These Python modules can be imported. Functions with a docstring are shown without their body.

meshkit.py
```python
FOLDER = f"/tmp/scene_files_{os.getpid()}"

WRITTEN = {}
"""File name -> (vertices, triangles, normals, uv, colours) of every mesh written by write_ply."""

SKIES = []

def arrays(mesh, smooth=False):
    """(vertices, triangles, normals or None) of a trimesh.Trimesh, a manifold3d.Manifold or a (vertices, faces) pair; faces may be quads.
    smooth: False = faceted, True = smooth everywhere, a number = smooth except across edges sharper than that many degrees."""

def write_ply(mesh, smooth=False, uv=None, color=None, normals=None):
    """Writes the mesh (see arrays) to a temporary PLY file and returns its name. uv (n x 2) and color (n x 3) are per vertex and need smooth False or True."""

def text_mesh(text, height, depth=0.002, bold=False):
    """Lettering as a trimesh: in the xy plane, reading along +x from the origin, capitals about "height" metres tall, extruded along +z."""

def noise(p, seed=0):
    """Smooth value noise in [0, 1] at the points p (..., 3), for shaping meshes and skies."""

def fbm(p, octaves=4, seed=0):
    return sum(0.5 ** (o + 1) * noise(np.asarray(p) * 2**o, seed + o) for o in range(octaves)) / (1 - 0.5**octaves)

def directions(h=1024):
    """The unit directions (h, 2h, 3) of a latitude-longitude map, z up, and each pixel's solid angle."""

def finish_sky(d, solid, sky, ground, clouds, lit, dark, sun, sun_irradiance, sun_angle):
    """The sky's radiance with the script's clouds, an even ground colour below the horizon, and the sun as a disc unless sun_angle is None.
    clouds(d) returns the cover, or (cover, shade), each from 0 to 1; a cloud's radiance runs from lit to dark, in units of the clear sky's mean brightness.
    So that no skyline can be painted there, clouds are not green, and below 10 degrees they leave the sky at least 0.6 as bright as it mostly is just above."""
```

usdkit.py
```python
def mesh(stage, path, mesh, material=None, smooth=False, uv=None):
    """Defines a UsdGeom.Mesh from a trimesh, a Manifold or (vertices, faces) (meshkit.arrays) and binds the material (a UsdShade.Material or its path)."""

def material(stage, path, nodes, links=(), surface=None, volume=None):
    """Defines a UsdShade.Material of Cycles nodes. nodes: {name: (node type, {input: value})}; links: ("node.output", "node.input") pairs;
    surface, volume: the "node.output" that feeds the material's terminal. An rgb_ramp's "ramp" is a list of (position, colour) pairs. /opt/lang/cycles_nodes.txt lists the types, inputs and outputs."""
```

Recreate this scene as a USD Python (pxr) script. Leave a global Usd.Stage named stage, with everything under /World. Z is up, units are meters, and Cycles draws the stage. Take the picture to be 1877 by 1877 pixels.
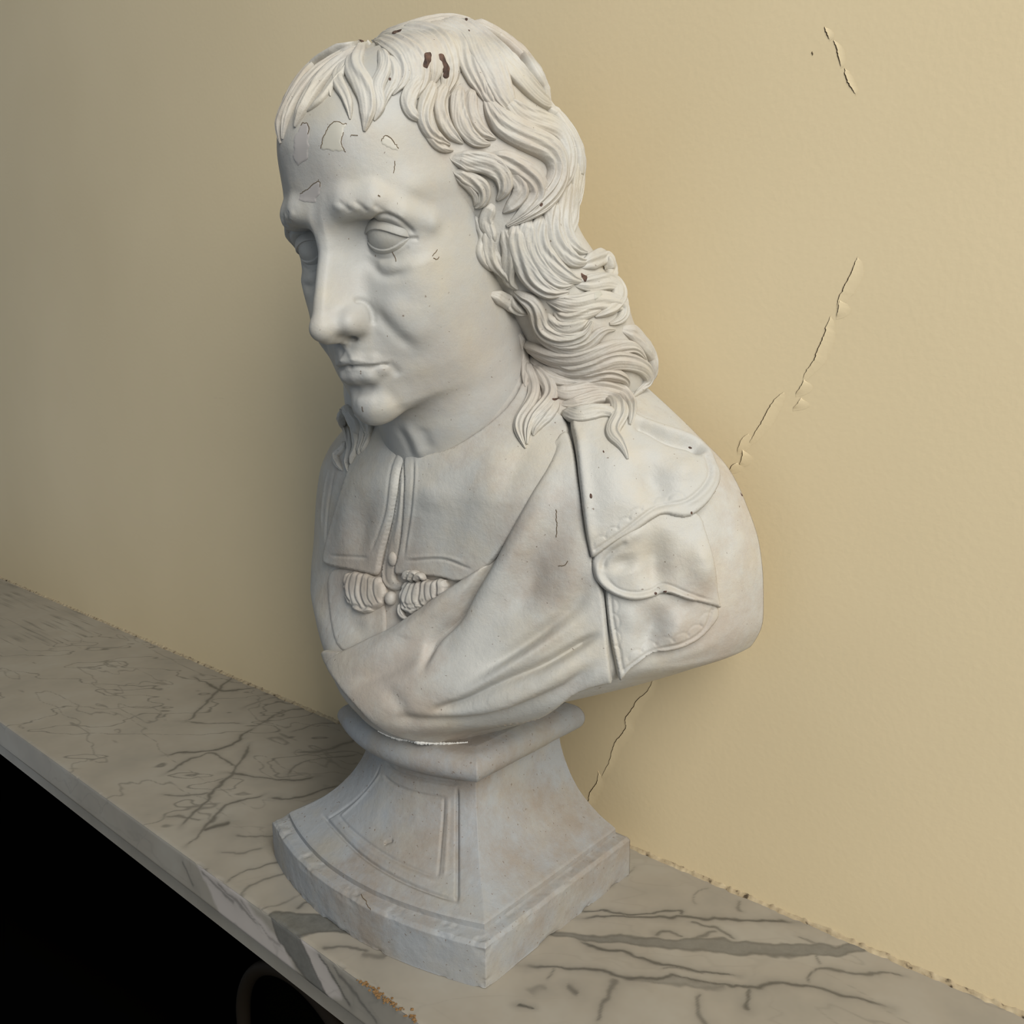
import math, random, os
import numpy as np, trimesh, usdkit, meshkit
from pxr import Usd, UsdGeom, UsdLux, Gf, Sdf, Vt
from scipy.interpolate import PchipInterpolator, CubicSpline, splprep, splev
from scipy.spatial import Delaunay, cKDTree
from scipy.spatial.transform import Rotation as Ro

random.seed(7)
rng = np.random.default_rng(7)
stage = Usd.Stage.CreateInMemory()
UsdGeom.Xform.Define(stage, '/World')
stage.SetDefaultPrim(stage.GetPrimAtPath('/World'))

# ---------------------------------------------------------------- camera
FPX, EYE = 1561.0, np.array([0.4095, -0.511, 0.36])
PITCH, YAW = math.radians(9.6527), math.radians(40.69)
F0 = np.array([-math.sin(YAW), math.cos(YAW), 0.0])
RIGHT = np.array([math.cos(YAW), math.sin(YAW), 0.0])
FWD = F0 * math.cos(PITCH) - np.array([0, 0, 1.0]) * math.sin(PITCH)
UP = F0 * math.sin(PITCH) + np.array([0, 0, 1.0]) * math.cos(PITCH)
cam = UsdGeom.Camera.Define(stage, '/World/camera')
M = Gf.Matrix4d(*RIGHT, 0, *UP, 0, *(-FWD), 0, *EYE, 1)
cam.AddTransformOp().Set(M)
cam.CreateHorizontalApertureAttr(36.0)
cam.CreateVerticalApertureAttr(36.0)
cam.CreateFocalLengthAttr(36.0 * FPX / 1877.0)
cam.CreateClippingRangeAttr(Gf.Vec2f(0.02, 100))
cam.CreateExposureAttr(0.14)

# ---------------------------------------------------------------- lights: one tall window to the right, one dim room
def rect_light(name, loc, target, w, h, power, color):
    L = UsdLux.RectLight.Define(stage, '/World/' + name)
    loc, target = np.array(loc, float), np.array(target, float)
    z = loc - target; z /= np.linalg.norm(z)
    x = np.cross([0, 0, 1.0], z); x /= np.linalg.norm(x)
    y = np.cross(z, x)
    L.AddTransformOp().Set(Gf.Matrix4d(*x, 0, *y, 0, *z, 0, *loc, 1))
    L.CreateWidthAttr(w); L.CreateHeightAttr(h); L.CreateIntensityAttr(power); L.CreateColorAttr(Gf.Vec3f(*color))
    return L
rect_light('window_light', (1.60, -0.92, 1.35), (0.0, -0.12, 0.25), 0.8, 1.9, 9.9, (1.0, 0.985, 0.945))
dome = UsdLux.DomeLight.Define(stage, '/World/room_light')
dome.CreateIntensityAttr(0.072); dome.CreateColorAttr(Gf.Vec3f(0.84, 0.94, 1.05))

# ---------------------------------------------------------------- helpers: pixels of the photograph to rays, and back
def project(P):
    d = np.atleast_2d(P) - EYE
    z = d @ FWD
    return np.c_[938.5 + FPX * (d @ RIGHT) / z, 938.5 - FPX * (d @ UP) / z]
def rays(px):
    px = np.atleast_2d(np.asarray(px, float))
    d = FWD + RIGHT * ((px[:, :1] - 938.5) / FPX) - UP * ((px[:, 1:2] - 938.5) / FPX)
    return d / np.linalg.norm(d, axis=1, keepdims=True)
def on_plane(px, axis, value):
    d = rays(px)
    return EYE + d * ((value - EYE[axis]) / d[:, axis])[:, None]

taken = {}
def numbered(path):
    n = taken.get(path, -1) + 1
    taken[path] = n
    return path if n == 0 else f'{path}_{n:03d}'
def path_of(name, parent=None):
    return numbered((str(parent.GetPath()) if parent is not None else '/World') + '/' + name)
def obj(name, mesh, mat, parent=None, smooth=30, colors=None):
    p = path_of(name, parent)
    m = usdkit.mesh(stage, p, mesh, mat, smooth=smooth)
    if colors is not None:
        for cname, arr in colors.items():
            UsdGeom.PrimvarsAPI(m).CreatePrimvar(cname, Sdf.ValueTypeNames.Color3fArray, 'vertex').Set(Vt.Vec3fArray.FromNumpy(np.asarray(arr, np.float32)))
    return m.GetPrim()
def thing(name, label=None, cat=None, group=None, kind=None, loc=(0, 0, 0)):
    x = UsdGeom.Xform.Define(stage, path_of(name))
    if tuple(loc) != (0, 0, 0): x.AddTranslateOp().Set(Gf.Vec3d(*map(float, loc)))
    return tag(x.GetPrim(), label, cat, group, kind)
def tag(p, label=None, cat=None, group=None, kind=None):
    for k, v in (('label', label), ('category', cat), ('group', group), ('kind', kind)):
        if v: p.SetCustomDataByKey(k, v)
    return p

def spline(pts, n=None, step=None, closed=False):
    """Smooth curve through the points (any dimension), evenly resampled."""
    p = np.asarray(pts, float)
    if closed: p = np.vstack([p, p[:1]])
    t = np.r_[0, np.cumsum(np.maximum(np.linalg.norm(np.diff(p[:, :3], axis=0), axis=1), 1e-9) ** 0.6)]
    if len(p) == 2: c = lambda u: p[0] + (p[1] - p[0]) * (u / t[-1])[:, None]
    else: c = CubicSpline(t, p, bc_type='periodic' if closed else 'natural')
    q = c(np.linspace(0, t[-1], 40 * len(p)))
    L = np.r_[0, np.cumsum(np.linalg.norm(np.diff(q[:, :3], axis=0), axis=1))]
    n = n or max(4, int(L[-1] / step) + 1)
    u = np.linspace(0, L[-1], n, endpoint=not closed)
    return np.stack([np.interp(u, L, q[:, k]) for k in range(q.shape[1])], 1)

def seg_dist(P, line):
    """Distance of points P to a polyline, parameter 0..1 along it and signed side (2-D only)."""
    P, A, B = np.asarray(P, float), line[:-1], line[1:]
    best, par, side = np.full(len(P), 1e9), np.zeros(len(P)), np.ones(len(P))
    lens = np.r_[0, np.cumsum(np.linalg.norm(B - A, axis=1))]
    for i in range(len(A)):
        ab = B[i] - A[i]; L2 = ab @ ab + 1e-18
        ap = P - A[i]
        t = np.clip(ap @ ab / L2, 0, 1)
        d = np.linalg.norm(ap - t[:, None] * ab, axis=1)
        k = d < best
        best[k] = d[k]; par[k] = (lens[i] + t[k] * math.sqrt(L2)) / lens[-1]
        if P.shape[1] == 2: side[k] = np.sign(ab[0] * ap[k, 1] - ab[1] * ap[k, 0])
    return best, par, side

# ---- implicit surfaces on a grid and naive surface nets
class Grid:
    def __init__(s, lo, hi, h):
        s.lo, s.h = np.asarray(lo, float), h
        s.n = (np.ceil((np.asarray(hi, float) - s.lo) / h)).astype(int) + 1
        s.ax = [s.lo[k] + h * np.arange(s.n[k]) for k in range(3)]
        s.f = np.full(s.n, 1e3, np.float32)
    def box(s, lo, hi):
        a = np.clip(np.floor((np.asarray(lo) - s.lo) / s.h).astype(int), 0, s.n - 1)
        b = np.clip(np.ceil((np.asarray(hi) - s.lo) / s.h).astype(int) + 1, 1, s.n)
        sl = tuple(slice(a[k], b[k]) for k in range(3))
        return sl, np.meshgrid(*[s.ax[k][sl[k]] for k in range(3)], indexing='ij', sparse=True)
    def add(s, fn, lo, hi, k=0.0, op='u'):
        sl, (X, Y, Z) = s.box(np.asarray(lo) - k - 2 * s.h, np.asarray(hi) + k + 2 * s.h)
        d = np.asarray(fn(X, Y, Z), np.float32)
        a = s.f[sl]
        if op == 'u':
            r = np.minimum(a, d)
            if k: r = r - np.maximum(k - np.abs(a - d), 0) ** 2 / (4 * k)
        else:
            d = -d if op == 's' else d
            r = np.maximum(a, d)
            if k: r = r + np.maximum(k - np.abs(a - d), 0) ** 2 / (4 * k)
        s.f[sl] = r
    def ellipsoid(s, c, r, k=0, op='u', rot=None):
        c, r = np.asarray(c, float), np.asarray(r, float)
        Rm = np.eye(3) if rot is None else Ro.from_euler('xyz', rot, degrees=True).as_matrix()
        def fn(X, Y, Z):
            x, y, z = X - c[0], Y - c[1], Z - c[2]
            u = [Rm[0, j] * x + Rm[1, j] * y + Rm[2, j] * z for j in range(3)]
            k0 = np.sqrt(sum((u[j] / r[j]) ** 2 for j in range(3)))
            k1 = np.sqrt(sum((u[j] / r[j] ** 2) ** 2 for j in range(3)))
            return k0 * (k0 - 1) / np.maximum(k1, 1e-9)
        m = r.max() * (1.0 if rot is None else 1.0)
        ext = r if rot is None else np.full(3, m)
        s.add(fn, c - ext, c + ext, k, op)
    def chain(s, pts, k=0, op='u'):
        """Round cones through (x, y, z, r)."""
        p = np.asarray(pts, float)
        for a, b in zip(p[:-1], p[1:]):
            def fn(X, Y, Z, a=a, b=b):
                d = b[:3] - a[:3]
                t = np.clip(((X - a[0]) * d[0] + (Y - a[1]) * d[1] + (Z - a[2]) * d[2]) / max(d @ d, 1e-12), 0, 1)
                return np.sqrt((X - a[0] - t * d[0]) ** 2 + (Y - a[1] - t * d[1]) ** 2 + (Z - a[2] - t * d[2]) ** 2) - (a[3] + t * (b[3] - a[3]))
            R = max(a[3], b[3])
            s.add(fn, np.minimum(a, b)[:3] - R, np.maximum(a, b)[:3] + R, k, op)
    def mesh(s):
        f = s.f; n = s.n
        neg = f < 0
        cnt = np.zeros(n - 1, np.int8)
        for dx, dy, dz in np.ndindex(2, 2, 2):
            cnt += neg[dx:n[0] - 1 + dx, dy:n[1] - 1 + dy, dz:n[2] - 1 + dz]
        cells = np.argwhere((cnt > 0) & (cnt < 8))
        idx = np.full(n - 1, -1, np.int64); idx[tuple(cells.T)] = np.arange(len(cells))
        acc, num = np.zeros((len(cells), 3)), np.zeros(len(cells))
        i, j, k = cells.T
        corner = {c: f[i + c[0], j + c[1], k + c[2]].astype(float) for c in np.ndindex(2, 2, 2)}
        for a in np.ndindex(2, 2, 2):
            for ax in range(3):
                if a[ax]: continue
                b = list(a); b[ax] = 1; b = tuple(b)
                fa, fb = corner[a], corner[b]
                m = (fa < 0) != (fb < 0)
                t = fa[m] / (fa[m] - fb[m])
                q = np.tile(np.array(a, float), (m.sum(), 1)); q[:, ax] = t
                acc[m] += q; num[m] += 1
        V = s.lo + s.h * (cells + acc / num[:, None])
        quads = []
        for ax in range(3):
            o1, o2 = [(1, 2), (2, 0), (0, 1)][ax]
            sa = [slice(1, n[d] - 1) for d in range(3)]; sb = list(sa)
            sa[ax] = slice(0, n[ax] - 1); sb[ax] = slice(1, n[ax])
            A, B = neg[tuple(sa)], neg[tuple(sb)]
            for flip, hit in ((False, A & ~B), (True, ~A & B)):
                e = np.argwhere(hit)
                if not len(e): continue
                e = e + np.array([0 if d == ax else 1 for d in range(3)])
                u, v = np.zeros(3, int), np.zeros(3, int); u[o1] = 1; v[o2] = 1
                q = np.stack([idx[tuple((e - u - v).T)], idx[tuple((e - v).T)], idx[tuple(e.T)], idx[tuple((e - u).T)]], 1)
                quads.append(q[:, ::-1] if flip else q)
        Q = np.vstack(quads)
        T = np.vstack([Q[:, [0, 1, 2]], Q[:, [0, 2, 3]]])
        return trimesh.Trimesh(V, T, process=False)

def smooth_mesh(m, it=4, lam=0.5):
    e = m.edges_unique
    from scipy.sparse import coo_matrix, diags
    n = len(m.vertices)
    W = coo_matrix((np.ones(2 * len(e)), (np.r_[e[:, 0], e[:, 1]], np.r_[e[:, 1], e[:, 0]])), (n, n)).tocsr()
    W = diags(1 / np.maximum(np.asarray(W.sum(1)).ravel(), 1)) @ W
    v = np.array(m.vertices)
    for i in range(it):
        v = v + lam * (W @ v - v)
        v = v - (lam + 0.03) * (W @ v - v)
    return trimesh.Trimesh(v, m.faces, process=False)

class Surface:
    """A mesh that can be hit by rays from the viewpoint; gives points and smoothed normals."""
    def __init__(s, m, soften=0):
        s.m = m
        n = np.array(trimesh.Trimesh(m.vertices, m.faces, process=False).vertex_normals)
        if soften:
            t = cKDTree(m.vertices)
            v = m.vertices
            _, ii = t.query(v, k=min(soften, len(v)))
            n = n[ii].mean(1); n /= np.linalg.norm(n, axis=1, keepdims=True) + 1e-12
        s.n = n
        s.tree = cKDTree(m.vertices)
    def cast(s, px):
        px = np.atleast_2d(np.asarray(px, float)).copy()
        loc, hit = np.zeros((len(px), 3)), np.zeros(len(px), bool)
        d = rays(px)
        L, ri, ti = s.m.ray.intersects_location(np.tile(EYE, (len(px), 1)), d, multiple_hits=False)
        loc[ri] = L; hit[ri] = True
        if (~hit).any():          # past the outline: the nearest point of the mesh, seen as a pixel
            if not hasattr(s, 'ptree'):
                s.ppx = project(s.m.vertices); s.ptree = cKDTree(s.ppx)
            _, k = s.ptree.query(px[~hit])
            loc[~hit] = s.m.vertices[k]
            miss = np.where(~hit)[0]
            depth = (loc[miss] - EYE) @ FWD
            dd = d[miss]; loc[miss] = EYE + dd * (depth / (dd @ FWD))[:, None]
        _, k = s.tree.query(loc)
        return loc, s.n[k], hit
    def closest_normal(s, P):
        _, k = s.tree.query(P)
        return s.n[k]

# ---------------------------------------------------------------- materials
def mat(name, nodes, links, surface):
    return usdkit.material(stage, '/World/Looks/' + name, nodes, links, surface=surface)

def plaster(name, tint=(0.46, 0.45, 0.415), warm=(0.485, 0.445, 0.37), dirt=(0.36, 0.29, 0.23), dirt_amount=0.5, rough=0.5, bump=0.45, specks=0.735):
    return mat(name, {
        'geo': ('geometry', {}),
        'n1': ('noise_texture', {'scale': 22.0, 'detail': 4.0, 'roughness': 0.6}),
        'r1': ('rgb_ramp', {'ramp': [(0.0, tint), (0.44, tint), (0.66, warm), (1.0, warm)]}),
        'n2': ('noise_texture', {'scale': 9.0, 'detail': 7.0, 'roughness': 0.72}),
        'r2': ('rgb_ramp', {'ramp': [(0.0, (0, 0, 0)), (0.47, (0, 0, 0)), (0.62, (dirt_amount,) * 3), (1.0, (dirt_amount,) * 3)]}),
        'mx': ('mix_color', {'b': dirt}),
        'n4': ('noise_texture', {'scale': 420.0, 'detail': 2.0}),
        'r4': ('rgb_ramp', {'ramp': [(0.0, (0, 0, 0)), (specks, (0, 0, 0)), (specks + 0.025, (0.75,) * 3), (1.0, (0.75,) * 3)]}),
        'mx2': ('mix_color', {'b': (0.16, 0.12, 0.09)}),
        'n3': ('noise_texture', {'scale': 75.0, 'detail': 9.0, 'roughness': 0.68}),
        'bp': ('bump', {'strength': bump, 'distance': 0.002}),
        'p': ('principled_bsdf', {'roughness': rough, 'specular_ior_level': 0.4}),
    }, [('geo.position', 'n1.vector'), ('geo.position', 'n2.vector'), ('geo.position', 'n3.vector'), ('geo.position', 'n4.vector'),
        ('n1.fac', 'r1.fac'), ('n2.fac', 'r2.fac'), ('r1.color', 'mx.a'), ('r2.color', 'mx.fac'),
        ('mx.result', 'mx2.a'), ('n4.fac', 'r4.fac'), ('r4.color', 'mx2.fac'), ('mx2.result', 'p.base_color'),
        ('n3.fac', 'bp.height'), ('bp.normal', 'p.normal')], 'p.BSDF')
M_SKIN = plaster('painted_plaster_face', tint=(0.405, 0.40, 0.375), warm=(0.44, 0.41, 0.345), dirt_amount=0.28, bump=0.28)
M_HAIR = plaster('painted_plaster_hair', tint=(0.48, 0.465, 0.425), warm=(0.49, 0.455, 0.385), dirt_amount=0.45)
M_CLOTH = plaster('painted_plaster_cloth', dirt_amount=0.6)
M_BASE = plaster('painted_plaster_pedestal', tint=(0.31, 0.32, 0.325), warm=(0.33, 0.31, 0.27), dirt=(0.26, 0.215, 0.17), dirt_amount=0.75, rough=0.55, bump=0.42, specks=0.70)
M_WALL = mat('cream_wall_paint', {
    'geo': ('geometry', {}),
    'n1': ('noise_texture', {'scale': 3.0, 'detail': 5.0}),
    'r1': ('rgb_ramp', {'ramp': [(0.3, (0.70, 0.57, 0.35)), (0.7, (0.755, 0.62, 0.39))]}),
    'n2': ('noise_texture', {'scale': 260.0, 'detail': 4.0}),
    'n3': ('noise_texture', {'scale': 9.0, 'detail': 3.0}),
    'ad': ('math', {'math_type': 'multiply_add', 'value2': 2.0}),
    'bp': ('bump', {'strength': 0.06, 'distance': 0.002}),
    'p': ('principled_bsdf', {'roughness': 0.5}),
}, [('geo.position', 'n1.vector'), ('n1.fac', 'r1.fac'), ('r1.color', 'p.base_color'), ('geo.position', 'n2.vector'), ('geo.position', 'n3.vector'),
    ('n3.fac', 'ad.value1'), ('n2.fac', 'ad.value3'), ('ad.value', 'bp.height'), ('bp.normal', 'p.normal')], 'p.BSDF')
M_MARBLE = mat('veined_marble', {
    'geo': ('geometry', {}), 'col': ('attribute', {'attribute': 'marble'}), 'sep': ('separate_color', {}),
    'n1': ('noise_texture', {'scale': 14.0, 'detail': 6.0, 'roughness': 0.6}),
    'r1': ('rgb_ramp', {'ramp': [(0.3, (0.27, 0.245, 0.20)), (0.5, (0.315, 0.28, 0.225)), (0.7, (0.345, 0.315, 0.26))]}),
    'n2': ('noise_texture', {'scale': 120.0, 'detail': 5.0, 'roughness': 0.7}),
    'r2': ('rgb_ramp', {'ramp': [(0.3, (0.095, 0.092, 0.08)), (0.7, (0.15, 0.145, 0.125))]}),
    'm1': ('mix_color', {}), 'm2': ('mix_color', {'b': (0.06, 0.05, 0.037)}), 'm3': ('mix_color', {'b': (0.52, 0.46, 0.41)}),
    'p': ('principled_bsdf', {'roughness': 0.32, 'specular_ior_level': 0.45}),
}, [('geo.position', 'n1.vector'), ('geo.position', 'n2.vector'), ('n1.fac', 'r1.fac'), ('n2.fac', 'r2.fac'), ('col.color', 'sep.color'),
    ('r1.color', 'm3.a'), ('sep.b', 'm3.fac'), ('m3.result', 'm1.a'), ('r2.color', 'm1.b'), ('sep.r', 'm1.fac'), ('m1.result', 'm2.a'), ('sep.g', 'm2.fac'), ('m2.result', 'p.base_color')], 'p.BSDF')
M_SOOT = mat('sooty_iron', {'p': ('principled_bsdf', {'base_color': (0.022, 0.016, 0.01), 'roughness': 0.6, 'specular_ior_level': 0.1})}, [], 'p.BSDF')
M_GRIME = mat('joint_grime', {'geo': ('geometry', {}), 'n': ('noise_texture', {'scale': 160.0, 'detail': 4.0}), 'r': ('rgb_ramp', {'ramp': [(0.30, (0.06, 0.04, 0.02)), (0.40, (0.36, 0.28, 0.17)), (0.7, (0.50, 0.41, 0.26))]}),
    'p': ('principled_bsdf', {'roughness': 0.85})}, [('geo.position', 'n.vector'), ('n.fac', 'r.fac'), ('r.color', 'p.base_color')], 'p.BSDF')
M_CRACK = mat('crack_brown', {'p': ('principled_bsdf', {'base_color': (0.10, 0.065, 0.03), 'roughness': 0.9})}, [], 'p.BSDF')  # one flat dark brown for the crack lines in wall and bust
M_CHIP = mat('bare_brown_plaster', {'geo': ('geometry', {}), 'n': ('noise_texture', {'scale': 240.0, 'detail': 4.0}), 'r': ('rgb_ramp', {'ramp': [(0.35, (0.035, 0.02, 0.014)), (0.65, (0.12, 0.065, 0.045))]}),
    'p': ('principled_bsdf', {'roughness': 0.8})}, [('geo.position', 'n.vector'), ('n.fac', 'r.fac'), ('r.color', 'p.base_color')], 'p.BSDF')
M_UNDER = mat('cream_under_paint', {'geo': ('geometry', {}), 'n': ('noise_texture', {'scale': 60.0, 'detail': 4.0}), 'r': ('rgb_ramp', {'ramp': [(0.35, (0.42, 0.40, 0.335)), (0.65, (0.45, 0.43, 0.37))]}),
    'p': ('principled_bsdf', {'roughness': 0.5})}, [('geo.position', 'n.vector'), ('n.fac', 'r.fac'), ('r.color', 'p.base_color')], 'p.BSDF')
M_PINK = mat('pinkish_under_paint', {'p': ('principled_bsdf', {'base_color': (0.40, 0.37, 0.345), 'roughness': 0.5})}, [], 'p.BSDF')
M_RUST = mat('rusty_crumb', {'p': ('principled_bsdf', {'base_color': (0.20, 0.11, 0.04), 'roughness': 0.9})}, [], 'p.BSDF')
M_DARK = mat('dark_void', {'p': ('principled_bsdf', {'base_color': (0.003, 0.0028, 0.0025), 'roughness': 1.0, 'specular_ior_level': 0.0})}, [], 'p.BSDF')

# ---------------------------------------------------------------- the room
def box(lo, hi, bevel=0.0):
    m = trimesh.creation.box(np.subtract(hi, lo)); m.apply_translation((np.asarray(lo) + hi) / 2.0)
    return m
wall = thing('wall_back', 'cream painted plaster wall behind the bust', 'wall', kind='structure')
obj('plaster', box((-5.0, 0, -0.06), (2.6, 0.1, 2.2)), M_WALL, wall)
def jag(pts, amp, step, seed):
    """A crack: the traced line, made ragged."""
    c = spline(pts, step=step); r = np.random.default_rng(seed)
    j = np.cumsum(r.normal(0, amp * 0.5, len(c))); j = j - np.linspace(j[0], j[-1], len(c)); j = np.clip(j, -3 * amp, 3 * amp) + r.normal(0, amp * 0.35, len(c))
    c[:, 0] += j
    return c
def crack(px, seed, w=0.0006, lip=0.0007, reach=0.007, raised=True):
    P = on_plane(jag(px, 1.1, 3.0, seed), 1, 0.0)
    x, z = P[:, 0], P[:, 2]; n = len(x); t = np.sin(np.linspace(0, np.pi, n)) ** 0.5
    V = np.vstack([np.c_[x - w * t, np.full(n, -0.0002), z], np.c_[x + w * t * 0.3, np.full(n, -0.0002), z]]); a = np.arange(n - 1)
    F = np.vstack([np.c_[a, a + 1, a + n], np.c_[a + 1, a + n + 1, a + n]])
    V2 = V.copy(); V2[:, 1] = 0.001
    m = trimesh.Trimesh(np.vstack([V, V2]), np.vstack([F, F[:, ::-1] + 2 * n]), process=False)
    obj('crack', m, M_CRACK, wall, smooth=False)
    if raised:
        k = 7; rows = []
        for j in range(k):
            u = j / (k - 1.0)
            rows.append(np.c_[x + w * t * 0.3 + reach * u * t, -lip * t * (1 - u) ** 1.6 - 0.0001, z - reach * 0.25 * u])
        rows.insert(0, np.c_[x + w * t * 0.3, np.full(n, 0.001), z])
        V = np.vstack(rows); F = []
        for j in range(k):
            F += [np.c_[j * n + a, j * n + a + n, j * n + a + 1], np.c_[j * n + a + 1, j * n + a + n, j * n + a + n + 1]]
        obj('raised_paint_edge', trimesh.Trimesh(V, np.vstack(F)[:, ::-1], process=False), M_WALL, wall, smooth=60)
crack([(1572, 470), (1560, 500), (1546, 528), (1534, 560)], 1); crack([(1540, 548), (1538, 566), (1533, 580)], 2, 0.0004); crack([(1524, 578), (1516, 604), (1508, 628), (1500, 642), (1492, 660), (1480, 676), (1472, 694)], 3)
crack([(1474, 694), (1468, 708), (1459, 722)], 4, 0.0005); crack([(1438, 718), (1422, 730), (1408, 748), (1398, 768), (1386, 788), (1374, 812)], 5); crack([(1372, 794), (1358, 808), (1352, 828)], 6, 0.0004)
crack([(1360, 822), (1362, 836), (1356, 852)], 7, 0.0005); crack([(1352, 848), (1344, 852), (1338, 864)], 8); crack([(1470, 728), (1460, 742), (1453, 748)], 9, 0.0003)
crack([(1204, 1236), (1192, 1256), (1182, 1272), (1170, 1282), (1160, 1300), (1148, 1316), (1146, 1334), (1134, 1350), (1124, 1364), (1120, 1384), (1112, 1408), (1102, 1426)], 10, 0.0006)
crack([(1096, 1412), (1092, 1436), (1080, 1452), (1076, 1468), (1064, 1484)], 11, 0.0006)
crack([(1511, 48), (1514, 60), (1520, 72)], 12, 0.0005, lip=0.0004, reach=0.004); crack([(1529, 72), (1533, 86), (1536, 102), (1541, 122)], 13, 0.0005, lip=0.0004, reach=0.004); crack([(1549, 124), (1553, 138), (1558, 154), (1568, 172)], 14, 0.0005, lip=0.0004, reach=0.004)
crack([(392, 730), (402, 729), (412, 732)], 15, 0.0004, raised=False); crack([(1488, 94), (1490, 98), (1490, 102)], 16, 0.0006, raised=False)

SHELF_FRONT, SLAB = -0.2265, 0.0287
def marble_attr(P, lines, bands, whites, seed, net):
    """Vein masks at points of the slab (2-D): red = grey vein, green = dark brown line, blue = pale patch."""
    w = np.c_[meshkit.fbm(np.c_[P * 60, np.zeros(len(P))], 4, seed=seed) - .5, meshkit.fbm(np.c_[P * 60, np.ones(len(P)) * 7], 4, seed=seed + 1) - .5]
    Q = P + w * 0.010
    out = np.zeros((len(P), 3))
    import shapely
    for ln, width, dark in lines:
        lo, hi = ln.min(0) - 0.02, ln.max(0) + 0.02
        k = np.where(((Q > lo) & (Q < hi)).all(1))[0]
        if not len(k): continue
        d, t, _ = seg_dist(Q[k], ln)
        ww = width * (0.5 + 1.0 * meshkit.noise(np.c_[P[k] * 70, np.zeros(len(k))], seed + 5))
        m = np.exp(-(d / ww) ** 2) * np.clip(np.minimum(t, 1 - t) / .06, 0.15, 1)
        out[k, 1] = np.maximum(out[k, 1], m * dark * .62); out[k, 0] = np.maximum(out[k, 0], m * dark)
        halo = np.exp(-(d / (ww * 3.5)) ** 2) * dark * 0.30
        out[k, 0] = np.maximum(out[k, 0], halo)
    for poly, val in bands:
        pg = shapely.Polygon(poly).buffer(0)
        d = shapely.distance(pg, shapely.points(Q)); edge = shapely.distance(pg.exterior, shapely.points(Q))
        out[:, 0] = np.maximum(out[:, 0], val * np.clip(1 - d / 0.0018, 0, 1))
        out[:, 1] = np.maximum(out[:, 1], 0.45 * val * np.exp(-(edge / 0.0011) ** 2))
    for poly in whites:
        pg = shapely.Polygon(poly).buffer(0)
        out[:, 2] = np.maximum(out[:, 2], np.clip(1 - shapely.distance(pg, shapely.points(Q)) / 0.004, 0, 1) * .8)
    n1 = meshkit.fbm(np.c_[(P[:, 0] * .75 + P[:, 1] * .65) * 11, (P[:, 1] * .75 - P[:, 0] * .65) * 26, np.zeros(len(P))], 4, seed=seed + 11)
    n2 = meshkit.fbm(np.c_[P[:, 0] * 9, P[:, 1] * 30, np.ones(len(P)) * 3], 4, seed=seed + 12)
    for n, k in ((n1, .75), (n2, .5)):
        m = np.exp(-((n - .5) / 0.008) ** 2) * net(P) * k
        out[:, 0] = np.maximum(out[:, 0], m * .8); out[:, 1] = np.maximum(out[:, 1], m * .35)
    return out
def top_line(px): return on_plane(spline(px, step=5), 2, 0.0)[:, :2]
def face_line(px): return on_plane(spline(px, step=5), 1, SHELF_FRONT)[:, [0, 2]]
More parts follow.
